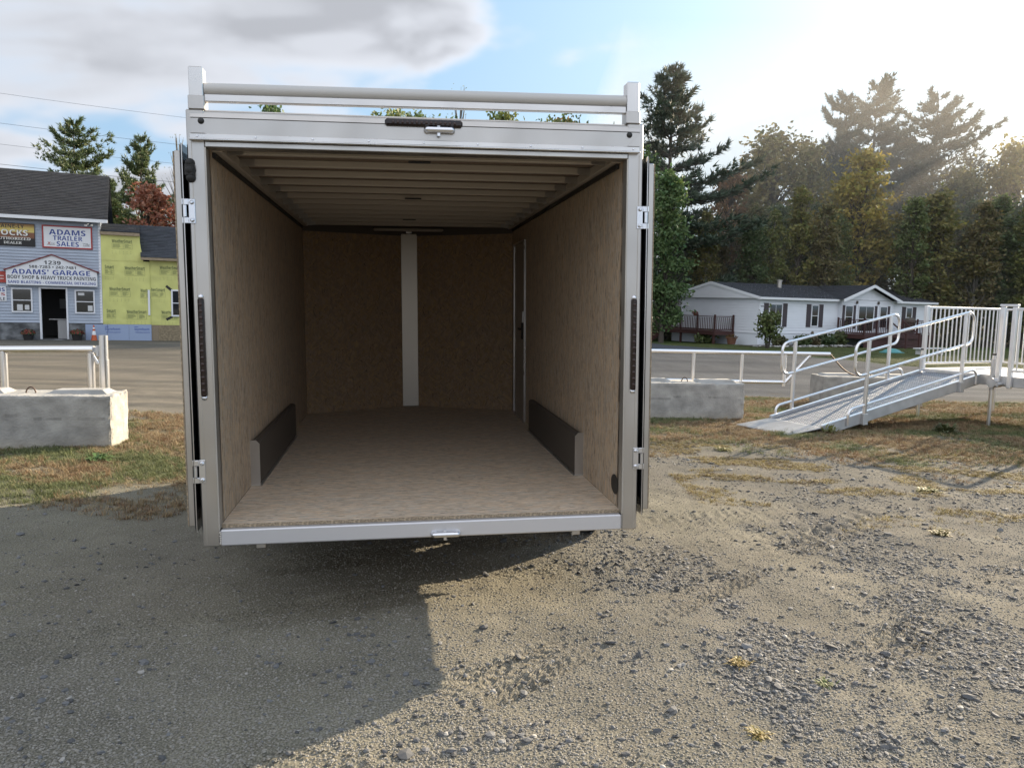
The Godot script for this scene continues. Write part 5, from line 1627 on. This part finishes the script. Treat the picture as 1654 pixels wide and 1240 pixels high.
# ---------------------------------------------------------------- concrete blocks and swing gates
func block(called: String, label: String, at: Vector3, turn: float, ln: float, h: float, d: float, sd: int) -> Node3D:
	# origin at the right front lower corner; runs to -x and -z
	var o := thing(called, label, "concrete block", at, turn, "concrete barrier blocks")
	rng.seed = sd
	var b := MB.new()
	var nx := 46; var ny := 18; var nz := 16
	var f := FastNoiseLite.new()
	f.seed = sd; f.frequency = 5.0; f.fractal_octaves = 4
	var at_ := func(p: Vector3) -> Vector3:
		# rounded box pushed in and out; the right end is broken and rough
		var c := Vector3(-ln / 2, h / 2, -d / 2)
		var hf := Vector3(ln / 2, h / 2, d / 2)
		var r := 0.025
		var q := p - c
		var inner := Vector3(clampf(q.x, -hf.x + r, hf.x - r), clampf(q.y, -hf.y + r, hf.y - r), clampf(q.z, -hf.z + r, hf.z - r))
		var dd := q - inner
		var pp := c + inner + (dd.normalized() * r if dd.length() > 0.0001 else Vector3.ZERO)
		var rough := 0.004 + 0.05 * smoothstep(-0.10, 0.0, p.x) + 0.015 * smoothstep(h - 0.06, h, p.y)
		var nn := f.get_noise_3d(p.x * 1.3, p.y * 1.3, p.z * 1.3)
		return pp + Vector3(nn * rough - 0.02 * smoothstep(-0.06, 0.0, p.x) * (1.0 + nn * 2.0), nn * rough * 0.5, f.get_noise_3d(p.x + 9.0, p.y, p.z) * rough * 0.7)
	var tone := func(p: Vector3) -> Color:
		var n := 0.5 + 0.5 * f.get_noise_3d(p.x * 0.25, p.y * 0.9, p.z * 0.25)
		var seam := 1.0 - 0.28 * smoothstep(0.012, 0.0, absf(p.y - h * (0.60 + 0.10 * f.get_noise_2d(p.x * 0.25, 3.0)))) - 0.18 * smoothstep(0.006, 0.0, absf(p.y - h * 0.38 - 0.01 * f.get_noise_2d(p.x, 1.0)))
		var k := lerpf(0.82, 1.08, n) * seam
		var low_tint := smoothstep(0.35, 0.0, p.y / h) * 0.35 * (0.6 + n)  # warmer tone towards the bottom
		return Color(k, k * (1.0 - low_tint * 0.12), k * (1.0 - low_tint * 0.35))
	var grid := func(o3: Vector3, ux: Vector3, uy: Vector3, na: int, nb: int) -> void:
		for j in nb:
			for i in na:
				var p := [o3 + ux * (float(i) / na) + uy * (float(j) / nb), o3 + ux * (float(i + 1) / na) + uy * (float(j) / nb), o3 + ux * (float(i + 1) / na) + uy * (float(j + 1) / nb), o3 + ux * (float(i) / na) + uy * (float(j + 1) / nb)]
				b.col = tone.call((p[0] + p[2]) * 0.5)
				b.quad(at_.call(p[0]), at_.call(p[1]), at_.call(p[2]), at_.call(p[3]))
	grid.call(Vector3(-ln, 0, 0), Vector3(ln, 0, 0), Vector3(0, h, 0), nx, ny)
	grid.call(Vector3(0, 0, 0), Vector3(0, 0, -d), Vector3(0, h, 0), nz, ny)
	grid.call(Vector3(-ln, 0, -d), Vector3(0, 0, d), Vector3(0, h, 0), 4, 4)
	grid.call(Vector3(0, 0, -d), Vector3(-ln, 0, 0), Vector3(0, h, 0), 8, 4)
	grid.call(Vector3(-ln, h, 0), Vector3(ln, 0, 0), Vector3(0, 0, -d), nx, nz)
	b.col = Color(1, 1, 1)
	obj("block_body", b, M.concrete, o)
	for q in [[-ln + 0.06, -ln * 0.62], [-ln * 0.40, -0.10]]:
		b = MB.new()
		var e := 0.07
		var z0 := -0.16; var z1 := -d + 0.12
		var lo := [Vector3(q[0], h - 0.006, z0), Vector3(q[1], h - 0.006, z0), Vector3(q[1], h - 0.006, z1), Vector3(q[0], h - 0.006, z1)]
		var hi := [Vector3(q[0] + e, h + 0.038, z0 - 0.05), Vector3(q[1] - e, h + 0.036 + 0.01 * rng.randf(), z0 - 0.05), Vector3(q[1] - e, h + 0.04, z1 + 0.05), Vector3(q[0] + e, h + 0.034, z1 + 0.05)]
		b.quad(hi[0], hi[1], hi[2], hi[3])
		for i in 4:
			var l := (i + 1) % 4
			b.quad(lo[i], lo[l], hi[l], hi[i])
		obj("top_key", b, M.concrete, o)
	b = MB.new()
	var arc := []
	for i in 9:
		var an := PI * i / 8.0
		arc.append(Vector3(-ln * 0.5 - cos(an) * 0.05, h - 0.01 + sin(an) * 0.075, -d * 0.42))
	b.tube(arc, 0.008, 0.008, 6)
	obj("lifting_loop", b, M.steel_rust, o)
	return o

func make_blocks_and_gates() -> void:
	block("concrete_block", "cracked grey concrete block with broken right end left of the trailer", Vector3(-4.31, base_y(0, -8.35) - 0.03, -8.45), deg_to_rad(9.0), 1.83, 0.60, 0.6, 3)
	block("concrete_block", "grey concrete block against the right edge of the trailer", Vector3(3.66, -0.19, -12.25), deg_to_rad(4.0), 1.83, 0.60, 0.6, 7)
	block("concrete_block", "far grey concrete block half hidden behind the ramp", Vector3(7.75, -0.24, -14.75), deg_to_rad(3.0), 1.95, 0.60, 0.6, 11)
	# left gate
	var g := thing("swing_gate", "low aluminium pipe gate with a tall end post behind the left block", "gate", Vector3(-5.09, -0.1, -9.8))
	var up := Vector3.UP
	ptube("gate_post", [Vector3(0, -0.1, 0), Vector3(0, 1.16, 0)], 0.052, M.gate, g, 16)
	ptube("post_sleeve", [Vector3(0, 0.2, 0), Vector3(0, 0.86, 0)], 0.060, M.gate, g, 16)
	ptube("top_rail", [Vector3(-3.2, 0.90, 0.0), Vector3(-0.12, 0.985, 0.0)], 0.045, M.gate, g, 14)
	for x in [-1.25, -0.16, -2.4]:
		ptube("upright", [Vector3(x, 0.12, 0.0), Vector3(x, 0.93, 0.0)], 0.043, M.gate, g, 14)
	ptube("bottom_rail", [Vector3(-3.2, 0.14, 0.0), Vector3(-0.12, 0.18, 0.0)], 0.045, M.gate, g, 14)
	var b := MB.new()
	b.bar(Vector3(-0.14, 0.975, 0), Vector3(0.03, 0.975, 0), 0.02, 0.07, 0.004)
	b.tube([Vector3(-0.075, 0.90, 0.0), Vector3(-0.075, 1.03, 0.0)], 0.022, 0.022, 8)
	b.bar(Vector3(-0.15, 0.93, 0.0), Vector3(-0.07, 0.80, 0.0), 0.02, 0.03, 0.003)
	obj("hinge", b, M.zinc, g)
	# right gate
	g = thing("swing_gate", "long low aluminium gate with a sloped brace behind the right block", "gate", Vector3(0, 0, -13.2))
	ptube("top_rail", [Vector3(0.4, 0.83, 0), Vector3(5.31, 0.855, 0)], 0.034, M.gate, g, 14)
	for x in [0.6, 3.03, 3.84, 4.56]:
		ptube("upright", [Vector3(x, 0.30, 0), Vector3(x, 0.83, 0)], 0.030, M.gate, g, 12)
	ptube("bottom_rail", [Vector3(0.4, 0.34, 0), Vector3(4.58, 0.365, 0)], 0.030, M.gate, g, 12)
	ptube("brace", [Vector3(4.58, 0.36, 0), Vector3(4.98, 0.83, 0)], 0.028, M.gate, g, 12)
	ptube("gate_post", [Vector3(0.34, -0.3, 0), Vector3(0.34, 1.05, 0)], 0.06, M.gate, g, 14)
	b = MB.new()
	for i in 20:
		var t := i / 20.0; var t2 := (i + 0.9) / 20.0
		var a := Vector3(5.32 + 0.62 * t, 0.85 - 0.35 * t - 0.12 * sin(PI * t), 0)
		var c := Vector3(5.32 + 0.62 * t2, 0.85 - 0.35 * t2 - 0.12 * sin(PI * t2), 0)
		b.tube([a, c], 0.012, 0.012, 5)
	obj("chain", b, M.steel_rust, g)

# ---------------------------------------------------------------- the modular ramp
func make_ramp() -> void:
	var r := thing("access_ramp", "aluminium access ramp with looped handrails rising to the right", "ramp", Vector3(3.78, 0, -10.68), atan2(0.443, 0.896))
	# local x runs up the ramp, -z to the far side
	var dk := func(s: float) -> float: return -0.06 + 0.195 * (s - 0.65)
	var tilt := atan(0.195)
	var b := MB.new()
	b.prism([Vector3(0.0, -0.125, 0.0), Vector3(0.66, -0.055, 0.0), Vector3(0.66, -0.067, 0.0), Vector3(0.0, -0.133, 0.0)], Vector3(0, 0, -1.0))
	obj("lip_plate", b, M.ramp, r)
	b = MB.new()
	for i in 15:
		var s := 0.03 + i * 0.042
		var y := -0.125 + 0.106 * s
		b.bar(Vector3(s, y + 0.002, -0.01), Vector3(s, y + 0.002, -0.99), 0.010, 0.006)
	obj("lip_ribs", b, M.ramp, r)
	var n := 18
	for i in n:                                                # deck planks across the ramp
		var s0 := 0.67 + 3.36 * i / n; var s1 := 0.67 + 3.36 * (i + 1) / n
		b = MB.new()
		b.obox(Transform3D(Basis(Vector3.BACK, tilt), Vector3((s0 + s1) / 2, dk.call((s0 + s1) / 2) - 0.012, -0.5)), Vector3((s1 - s0) / cos(tilt) - 0.004, 0.022, 0.94), 0.003)
		obj("deck_plank", b, M.tread, r)
	for z in [-0.012, -0.988]:
		b = MB.new()
		b.bar(Vector3(0.66, dk.call(0.66) - 0.045, z), Vector3(4.06, dk.call(4.06) - 0.045, z), 0.05, 0.15, 0.006)
		obj("side_beam", b, M.ramp, r)
		b = MB.new()
		b.bar(Vector3(0.66, dk.call(0.66) + 0.034, z), Vector3(4.06, dk.call(4.06) + 0.034, z), 0.056, 0.012, 0.003)
		obj("beam_cap", b, M.gate, r)
	for side in [[0.03, 1.45, 3.55], [-1.03, 1.12, 3.22]]:
		var z: float = side[0]
		for s in [side[1], side[2]]:
			pbox("rail_post", Vector3(s - 0.024, dk.call(s) - 0.13, z - 0.024), Vector3(s + 0.024, dk.call(s) + 1.075, z + 0.024), M.gate, r, 0.008)
			pbox("post_bracket", Vector3(s - 0.05, dk.call(s) - 0.14, z - 0.03), Vector3(s + 0.05, dk.call(s) + 0.02, z + 0.03), M.ramp, r, 0.004)
		var e0: float = side[1] - 0.26; var e1: float = side[2] + 0.20
		var rail := []
		var h0 := 0.60; var h1 := 1.085
		# one loop: top rail, round the upper end, lower rail, round the lower end
		var rr := 0.13
		var corner := func(cx: float, cyy: float, a0: float, a1: float) -> void:
			for i in 7:
				var an := lerpf(a0, a1, i / 6.0)
				rail.append(Vector3(cx + cos(an) * rr, float(dk.call(cx)) + cyy + sin(an) * rr, z))
		corner.call(e0 + rr, h1 - rr, PI, PI / 2 + 0.19)
		corner.call(e1 - rr, h1 - rr, PI / 2 + 0.19, 0.0)
		corner.call(e1 - rr, h0 + rr, 0.0, -PI / 2 + 0.19)
		corner.call(e0 + rr, h0 + rr, -PI / 2 + 0.19, -PI)
		rail.append(rail[0])
		ptube("hand_rail", rail, 0.0215, M.gate, r, 12)
		var low := []
		var c0: float = side[1] - 0.33; var c1: float = side[2] + 0.36
		low.append(Vector3(c0, float(dk.call(c0)) - 0.07, z))
		for i in 6:
			var an := lerpf(PI, PI / 2 + 0.19, i / 5.0)
			low.append(Vector3(c0 + 0.10 + cos(an) * 0.10, float(dk.call(c0 + 0.1)) + 0.05 + sin(an) * 0.10, z))
		for i in 6:
			var an := lerpf(PI / 2 + 0.19, 0.0, i / 5.0)
			low.append(Vector3(c1 - 0.10 + cos(an) * 0.10, float(dk.call(c1 - 0.1)) + 0.05 + sin(an) * 0.10, z))
		low.append(Vector3(c1, float(dk.call(c1)) - 0.09, z))
		ptube("curb_rail", low, 0.0195, M.gate, r, 10)
	# the platform at its head
	var p := thing("ramp_platform", "raised aluminium platform with picket railing at the head of the ramp", "platform", Vector3(3.78, 0, -10.68), atan2(0.443, 0.896))
	var py := 0.635
	for i in 13:
		pbox("deck_plank", Vector3(4.09 + i * 0.15, py - 0.03, -1.0), Vector3(4.236 + i * 0.15, py, 1.6), M.ramp, p, 0.004)
	for z in [-1.03, 1.63]:
		pbox("edge_beam", Vector3(4.08, py - 0.15, z - 0.025), Vector3(6.05, py + 0.01, z + 0.025), M.ramp, p, 0.005)
	for x in [4.06, 6.07]:
		pbox("edge_beam", Vector3(x - 0.024, py - 0.15, -1.04), Vector3(x + 0.022, py + 0.008, 1.64), M.ramp, p, 0.005)
	for q in [[4.02, 0.28], [4.0, 0.42], [4.02, -0.95], [6.05, -0.95], [4.02, 1.45], [6.05, 1.55]]:
		var z: float = q[1]
		if z != 0.42:
			ptube("leg", [Vector3(q[0], -0.26, z - 0.06), Vector3(q[0], py + 0.32, z - 0.06)], 0.028, M.gate, p, 12)
			ptube("leg_sleeve", [Vector3(q[0], py - 0.22, z - 0.06), Vector3(q[0], py + 0.26, z - 0.06)], 0.036, M.ramp, p, 12)
			ptube("leg_cap", [Vector3(q[0], py + 0.32, z - 0.06), Vector3(q[0], py + 0.345, z - 0.06)], 0.031, M.black, p, 12)
			pbox("foot_plate", Vector3(q[0] - 0.09, -0.27, z - 0.15), Vector3(q[0] + 0.09, -0.25, z + 0.03), M.gate, p, 0.003)
			b = MB.new()
			b.tube([Vector3(q[0] - 0.12, py - 0.10, z), Vector3(q[0] + 0.1, py - 0.10, z)], 0.075, 0.075, 12)
			b.tube([Vector3(q[0] - 0.13, py - 0.12, z + 0.1), Vector3(q[0] + 0.02, py - 0.12, z + 0.1)], 0.03, 0.03, 8)
			obj("leg_clamp", b, M.ramp, p)
	var railing := func(a: Vector3, e: Vector3, pitch: float) -> void:
		var cnt := int((e - a).length() / pitch)
		for i in range(1, cnt):
			var q := a.lerp(e, float(i) / cnt)
			pbox("picket", q + Vector3(-0.010, 0.115, -0.010), q + Vector3(0.010, 1.025, 0.010), M.gate, p, 0.003)
		b = MB.new(); b.bar(a + Vector3(0, 1.04, 0), e + Vector3(0, 1.04, 0), 0.045, 0.04, 0.006); obj("top_rail", b, M.gate, p)
		b = MB.new(); b.bar(a + Vector3(0, 0.10, 0), e + Vector3(0, 0.10, 0), 0.035, 0.035, 0.005); obj("bottom_rail", b, M.gate, p)
	var P := func(x: float, z: float) -> Vector3: return Vector3(x, py, z)
	railing.call(P.call(4.06, -1.0), P.call(6.05, -1.0), 0.105)
	railing.call(P.call(6.05, -1.0), P.call(6.05, 1.6), 0.105)
	railing.call(P.call(4.0, 0.48), P.call(4.0, 1.6), 0.105)
	for q in [[4.04, -1.0], [6.05, -1.0], [6.05, 0.3], [6.05, 1.6], [4.0, 1.6]]:
		pbox("railing_post", Vector3(q[0] - 0.032, py - 0.15, q[1] - 0.032), Vector3(q[0] + 0.032, py + 1.07, q[1] + 0.032), M.gate, p, 0.008)
	for z in [0.32, 0.50]:
		pbox("gate_post", Vector3(3.97, py - 0.17, z - 0.032), Vector3(4.034, py + 1.07, z + 0.032), M.gate, p, 0.008)
	pbox("post_bridge", Vector3(3.97, py + 1.072, 0.27), Vector3(4.034, py + 1.11, 0.55), M.gate, p, 0.008)

# ---------------------------------------------------------------- weeds
func weed(at: Vector3, label: String, r: float, n: int, c: Color, sd: int, flat := 0.5) -> void:
	rng.seed = sd
	var w := thing("weed", label, "weed", Vector3(at.x, ground_y(at.x, at.z), at.z), 0.0, "weeds on the dirt")
	var b := MB.new()
	for i in n:
		var an := rng.randf() * TAU
		var d := Vector3(cos(an), rng.randf_range(0.1, 1.0) * flat * 2.0, sin(an)).normalized()
		var s := d.cross(Vector3.UP).normalized() * r * rng.randf_range(0.05, 0.12)
		var l := r * rng.randf_range(0.5, 1.15)
		var k := rng.randf_range(0.6, 1.3)
		b.col = Color(k, k * rng.randf_range(0.9, 1.1), k)
		var o := Vector3(rng.randfn() * r * 0.25, 0.0, rng.randfn() * r * 0.25)
		var m := o + d * l * 0.6 + s * 0.2
		var tip := o + d * l + Vector3(0, -0.25 * l, 0)
		b.tri(o, m - s, m + s); b.tri(m - s, tip, m + s)
	obj("leaves", b, leaf_mat(c, 0.6), w)

func make_yard_things() -> void:
	weed(Vector3(1.06, 0, -3.42), "small yellow weed on the loose stones in the right foreground", 0.055, 90, Color(0.27, 0.20, 0.06), 1)
	weed(Vector3(1.38, 0, -3.25), "tiny green weed just right of the yellow foreground weed", 0.05, 40, Color(0.12, 0.15, 0.04), 2)
	weed(Vector3(0.96, 0, -2.83), "yellow weed nearest to the bottom edge", 0.048, 80, Color(0.27, 0.21, 0.06), 3)
	weed(Vector3(3.2, 0, -5.7), "green and yellow weed clump right of the middle of the dirt", 0.09, 90, Color(0.20, 0.17, 0.06), 4)
	weed(Vector3(2.55, 0, -9.3), "flat yellow weed below the lower end of the ramp", 0.11, 110, Color(0.25, 0.22, 0.06), 5, 0.3)
	weed(Vector3(-4.1, 0, -7.72), "bright green broad leaved weed at the foot of the left block", 0.15, 70, Color(0.10, 0.18, 0.05), 6)
	weed(Vector3(4.46, 0, -10.9), "upright green weed at the hinge of the ramp lip", 0.18, 40, Color(0.16, 0.17, 0.05), 7, 1.4)
	weed(Vector3(6.3, 0, -11.35), "dark leafy weed under the ramp beam", 0.22, 130, Color(0.08, 0.09, 0.03), 8, 0.9)
	weed(Vector3(3.9, 0, -7.2), "yellow green weed patch on the right of the dirt", 0.11, 120, Color(0.22, 0.20, 0.06), 9, 0.35)

# ---------------------------------------------------------------- loose stones and grass
func stone_mesh(sd: int, sub: int) -> ArrayMesh:
	rng.seed = sd
	var b := MB.new()
	var rows := 3 if sub else 2
	var sides := 7 if sub else 5
	var pts := []
	for i in rows + 1:
		var a := PI * i / rows
		var ring := []
		for k in sides:
			var t := TAU * k / sides + i * 0.4
			ring.append(Vector3(sin(a) * cos(t), cos(a) * 0.55, sin(a) * sin(t)) * rng.randf_range(0.72, 1.12))
		pts.append(ring)
	for i in rows:
		for k in sides:
			var l := (k + 1) % sides
			if i == 0:
				b.tri(pts[0][0], pts[1][l], pts[1][k])
			elif i == rows - 1:
				b.tri(pts[i][k], pts[i][l], pts[rows][0])
			else:
				b.quad(pts[i][k], pts[i][l], pts[i + 1][l], pts[i + 1][k])
	return b.mesh()

func scatter(called: String, mesh: Mesh, m: Material, xf: Array, cols: Array, label := "", cat := "") -> void:
	var mm := MultiMesh.new()
	mm.transform_format = MultiMesh.TRANSFORM_3D
	mm.use_colors = true
	mm.mesh = mesh
	mm.instance_count = xf.size()
	for i in xf.size():
		mm.set_instance_transform(i, xf[i])
		mm.set_instance_color(i, cols[i])
	var o := MultiMeshInstance3D.new()
	o.name = numbered(called)
	o.multimesh = mm
	o.material_override = m
	add_child(o)
	tag(o, label, cat, "", "stuff")

func make_stones() -> void:
	var meshes := [stone_mesh(1, 1), stone_mesh(2, 1), stone_mesh(3, 1), stone_mesh(4, 0)]
	var xf := [[], [], [], []]
	var cs := [[], [], [], []]
	rng.seed = 88
	for i in 520000:
		var d := 2.1 + 9.0 * pow(rng.randf(), 2.0)
		var x := rng.randf_range(-0.88, 0.92) * d
		var z := -d
		var tiny := rng.randf() < 0.80
		var dens := loose(x, z)
		if rng.randf() > (0.30 + 0.70 * dens if tiny else 0.05 * clampf(x + 1.2, 0.15, 1.0) + 0.95 * pow(dens, 1.3)): continue
		var s := rng.randf_range(0.0022, 0.0065) if tiny else 0.0045 + 0.0115 * pow(rng.randf(), 2.4) + (0.016 * rng.randf() if rng.randf() < 0.025 else 0.0)
		var bs := Basis(Vector3.UP, rng.randf() * TAU) * Basis(Vector3.RIGHT, rng.randfn() * 0.35)
		bs = bs.scaled_local(Vector3(s * rng.randf_range(0.9, 1.5), s * rng.randf_range(0.7, 1.2), s))
		var k := rng.randf_range(0.55, 1.4)
		var c := Color(0.105 * k, 0.107 * k, 0.110 * k)
		if tiny: c = Color(0.20 * k, 0.182 * k, 0.152 * k)
		if tiny:
			k = rng.randf_range(0.78, 1.16)
			c = Color(0.225 * k, 0.211 * k, 0.182 * k)
		if rng.randf() < 0.05: c = Color(0.27 * k, 0.26 * k, 0.24 * k)
		var w := 3 if tiny else rng.randi_range(0, 2)
		xf[w].append(Transform3D(bs, Vector3(x, ground_y(x, z) + s * 0.22, z)))
		cs[w].append(c)
	var says := ["dark loose stones strewn over the dirt", "angular grey stones strewn over the dirt", "flat grey stones strewn over the dirt", "fine gravel grains lying on the dirt"]
	for w in 4:
		scatter("loose_stones" if w < 3 else "gravel_grains", meshes[w], M.stone, xf[w], cs[w], says[w], "gravel")

func tuft_mesh(sd: int, blades: int, spread: float, lean: float) -> ArrayMesh:
	rng.seed = sd
	var b := MB.new()
	for i in blades:
		var an := rng.randf() * TAU
		var d := Vector3(cos(an), 0, sin(an))
		var o := Vector3(rng.randfn(), 0, rng.randfn()) * spread
		var h := rng.randf_range(0.45, 1.0)
		var s := d.cross(Vector3.UP) * 0.045
		var m := o + d * lean * h * 0.35 + Vector3(0, h * 0.6, 0)
		var t := o + d * lean * h + Vector3(0, h * rng.randf_range(0.75, 1.0), 0)
		var k := rng.randf_range(0.75, 1.25)
		b.col = Color(k, k, k)
		b.tri(o - s, m + s * 0.7, m - s * 0.7); b.tri(o - s, o + s, m + s * 0.7)
		b.tri(m - s * 0.7, m + s * 0.7, t)
	return b.mesh()

func make_grass() -> void:
	var meshes := [tuft_mesh(1, 12, 0.35, 0.5), tuft_mesh(2, 12, 0.5, 0.9), tuft_mesh(3, 9, 0.3, 1.3)]
	var xf := [[], [], []]
	var cs := [[], [], []]
	rng.seed = 66
	for i in 290000:
		var d := 5.4 + 10.6 * rng.randf()
		var x := rng.randf_range(-1.25, 1.15) * d
		if absf(x - 0.1 * d + 0.6) < 1.0: continue
		var z := -d
		var s := strip(x, z)
		# thin stragglers on the dirt to the right
		var rag := 0.0
		if x > 1.6:
			rag = smoothstep(0.02, 0.32, fn2.get_noise_2d(x * 1.3 + 3.0, z * 2.4) + 0.3 * fn.get_noise_2d(x, z * 2.0)) * smoothstep(5.2, 7.6, d + 0.25 * x - 1.0) * 0.85
		var den := maxf(s * clampf(0.75 + 0.9 * fn2.get_noise_2d(x * 1.6, z * 2.2), 0.05, 1.0), rag)
		if rng.randf() > den: continue
		var g := clampf(0.24 + 1.7 * fn2.get_noise_2d(x * 1.1 + 9.0, z * 1.4), 0.0, 1.0)
		if x < 0.0 and d > 7.4 and d < 8.8: g = minf(1.0, g + 0.25)
		var c := Color(0.31, 0.235, 0.13)
		if rng.randf() < g: c = Color(0.145, 0.165, 0.065)
		elif rng.randf() < 0.3: c = Color(0.22, 0.13, 0.07)
		if rag > s: c = Color(0.30, 0.235, 0.085) if rng.randf() < 0.7 else Color(0.13, 0.085, 0.045)
		var k := rng.randf_range(0.7, 1.25)
		var h := rng.randf_range(0.022, 0.062) * (0.6 if rag > s else 1.0)
		if rng.randf() < 0.05 and s > 0.5: h *= 1.8
		var w := rng.randi_range(0, 2)
		var bs := Basis(Vector3.UP, rng.randf() * TAU).scaled_local(Vector3(0.05, h, 0.05))
		xf[w].append(Transform3D(bs, Vector3(x, ground_y(x, z) - 0.004, z)))
		cs[w].append(Color(c.r * k, c.g * k, c.b * k))
	var says := ["dry tan and green grass in strips beside the blocks", "matted dry grass on both sides of the trailer", "low straggling grass blades at the edge of the dirt"]
	for w in 3:
		scatter("grass", meshes[w], M.blade, xf[w], cs[w], says[w], "grass")
	# the lawn before the pale house
	var lx := []
	var lc := []
	for i in 60000:
		var d := 23.0 + 27.0 * pow(rng.randf(), 1.3)
		var x := rng.randf_range(0.2, 0.72) * d
		var z := -d
		if rng.randf() > lawn(x, z) * 0.9: continue
		var k := rng.randf_range(0.6, 1.3)
		var y := rng.randf()
		lx.append(Transform3D(Basis(Vector3.UP, rng.randf() * TAU).scaled_local(Vector3(0.14, 0.055, 0.14)), Vector3(x, ground_y(x, z) - 0.01, z)))
		lc.append(Color(0.09 * k + 0.06 * y, 0.125 * k + 0.03 * y, 0.04 * k))
	scatter("lawn_grass", meshes[1], M.blade, lx, lc, "mown green lawn in front of the pale house", "lawn")
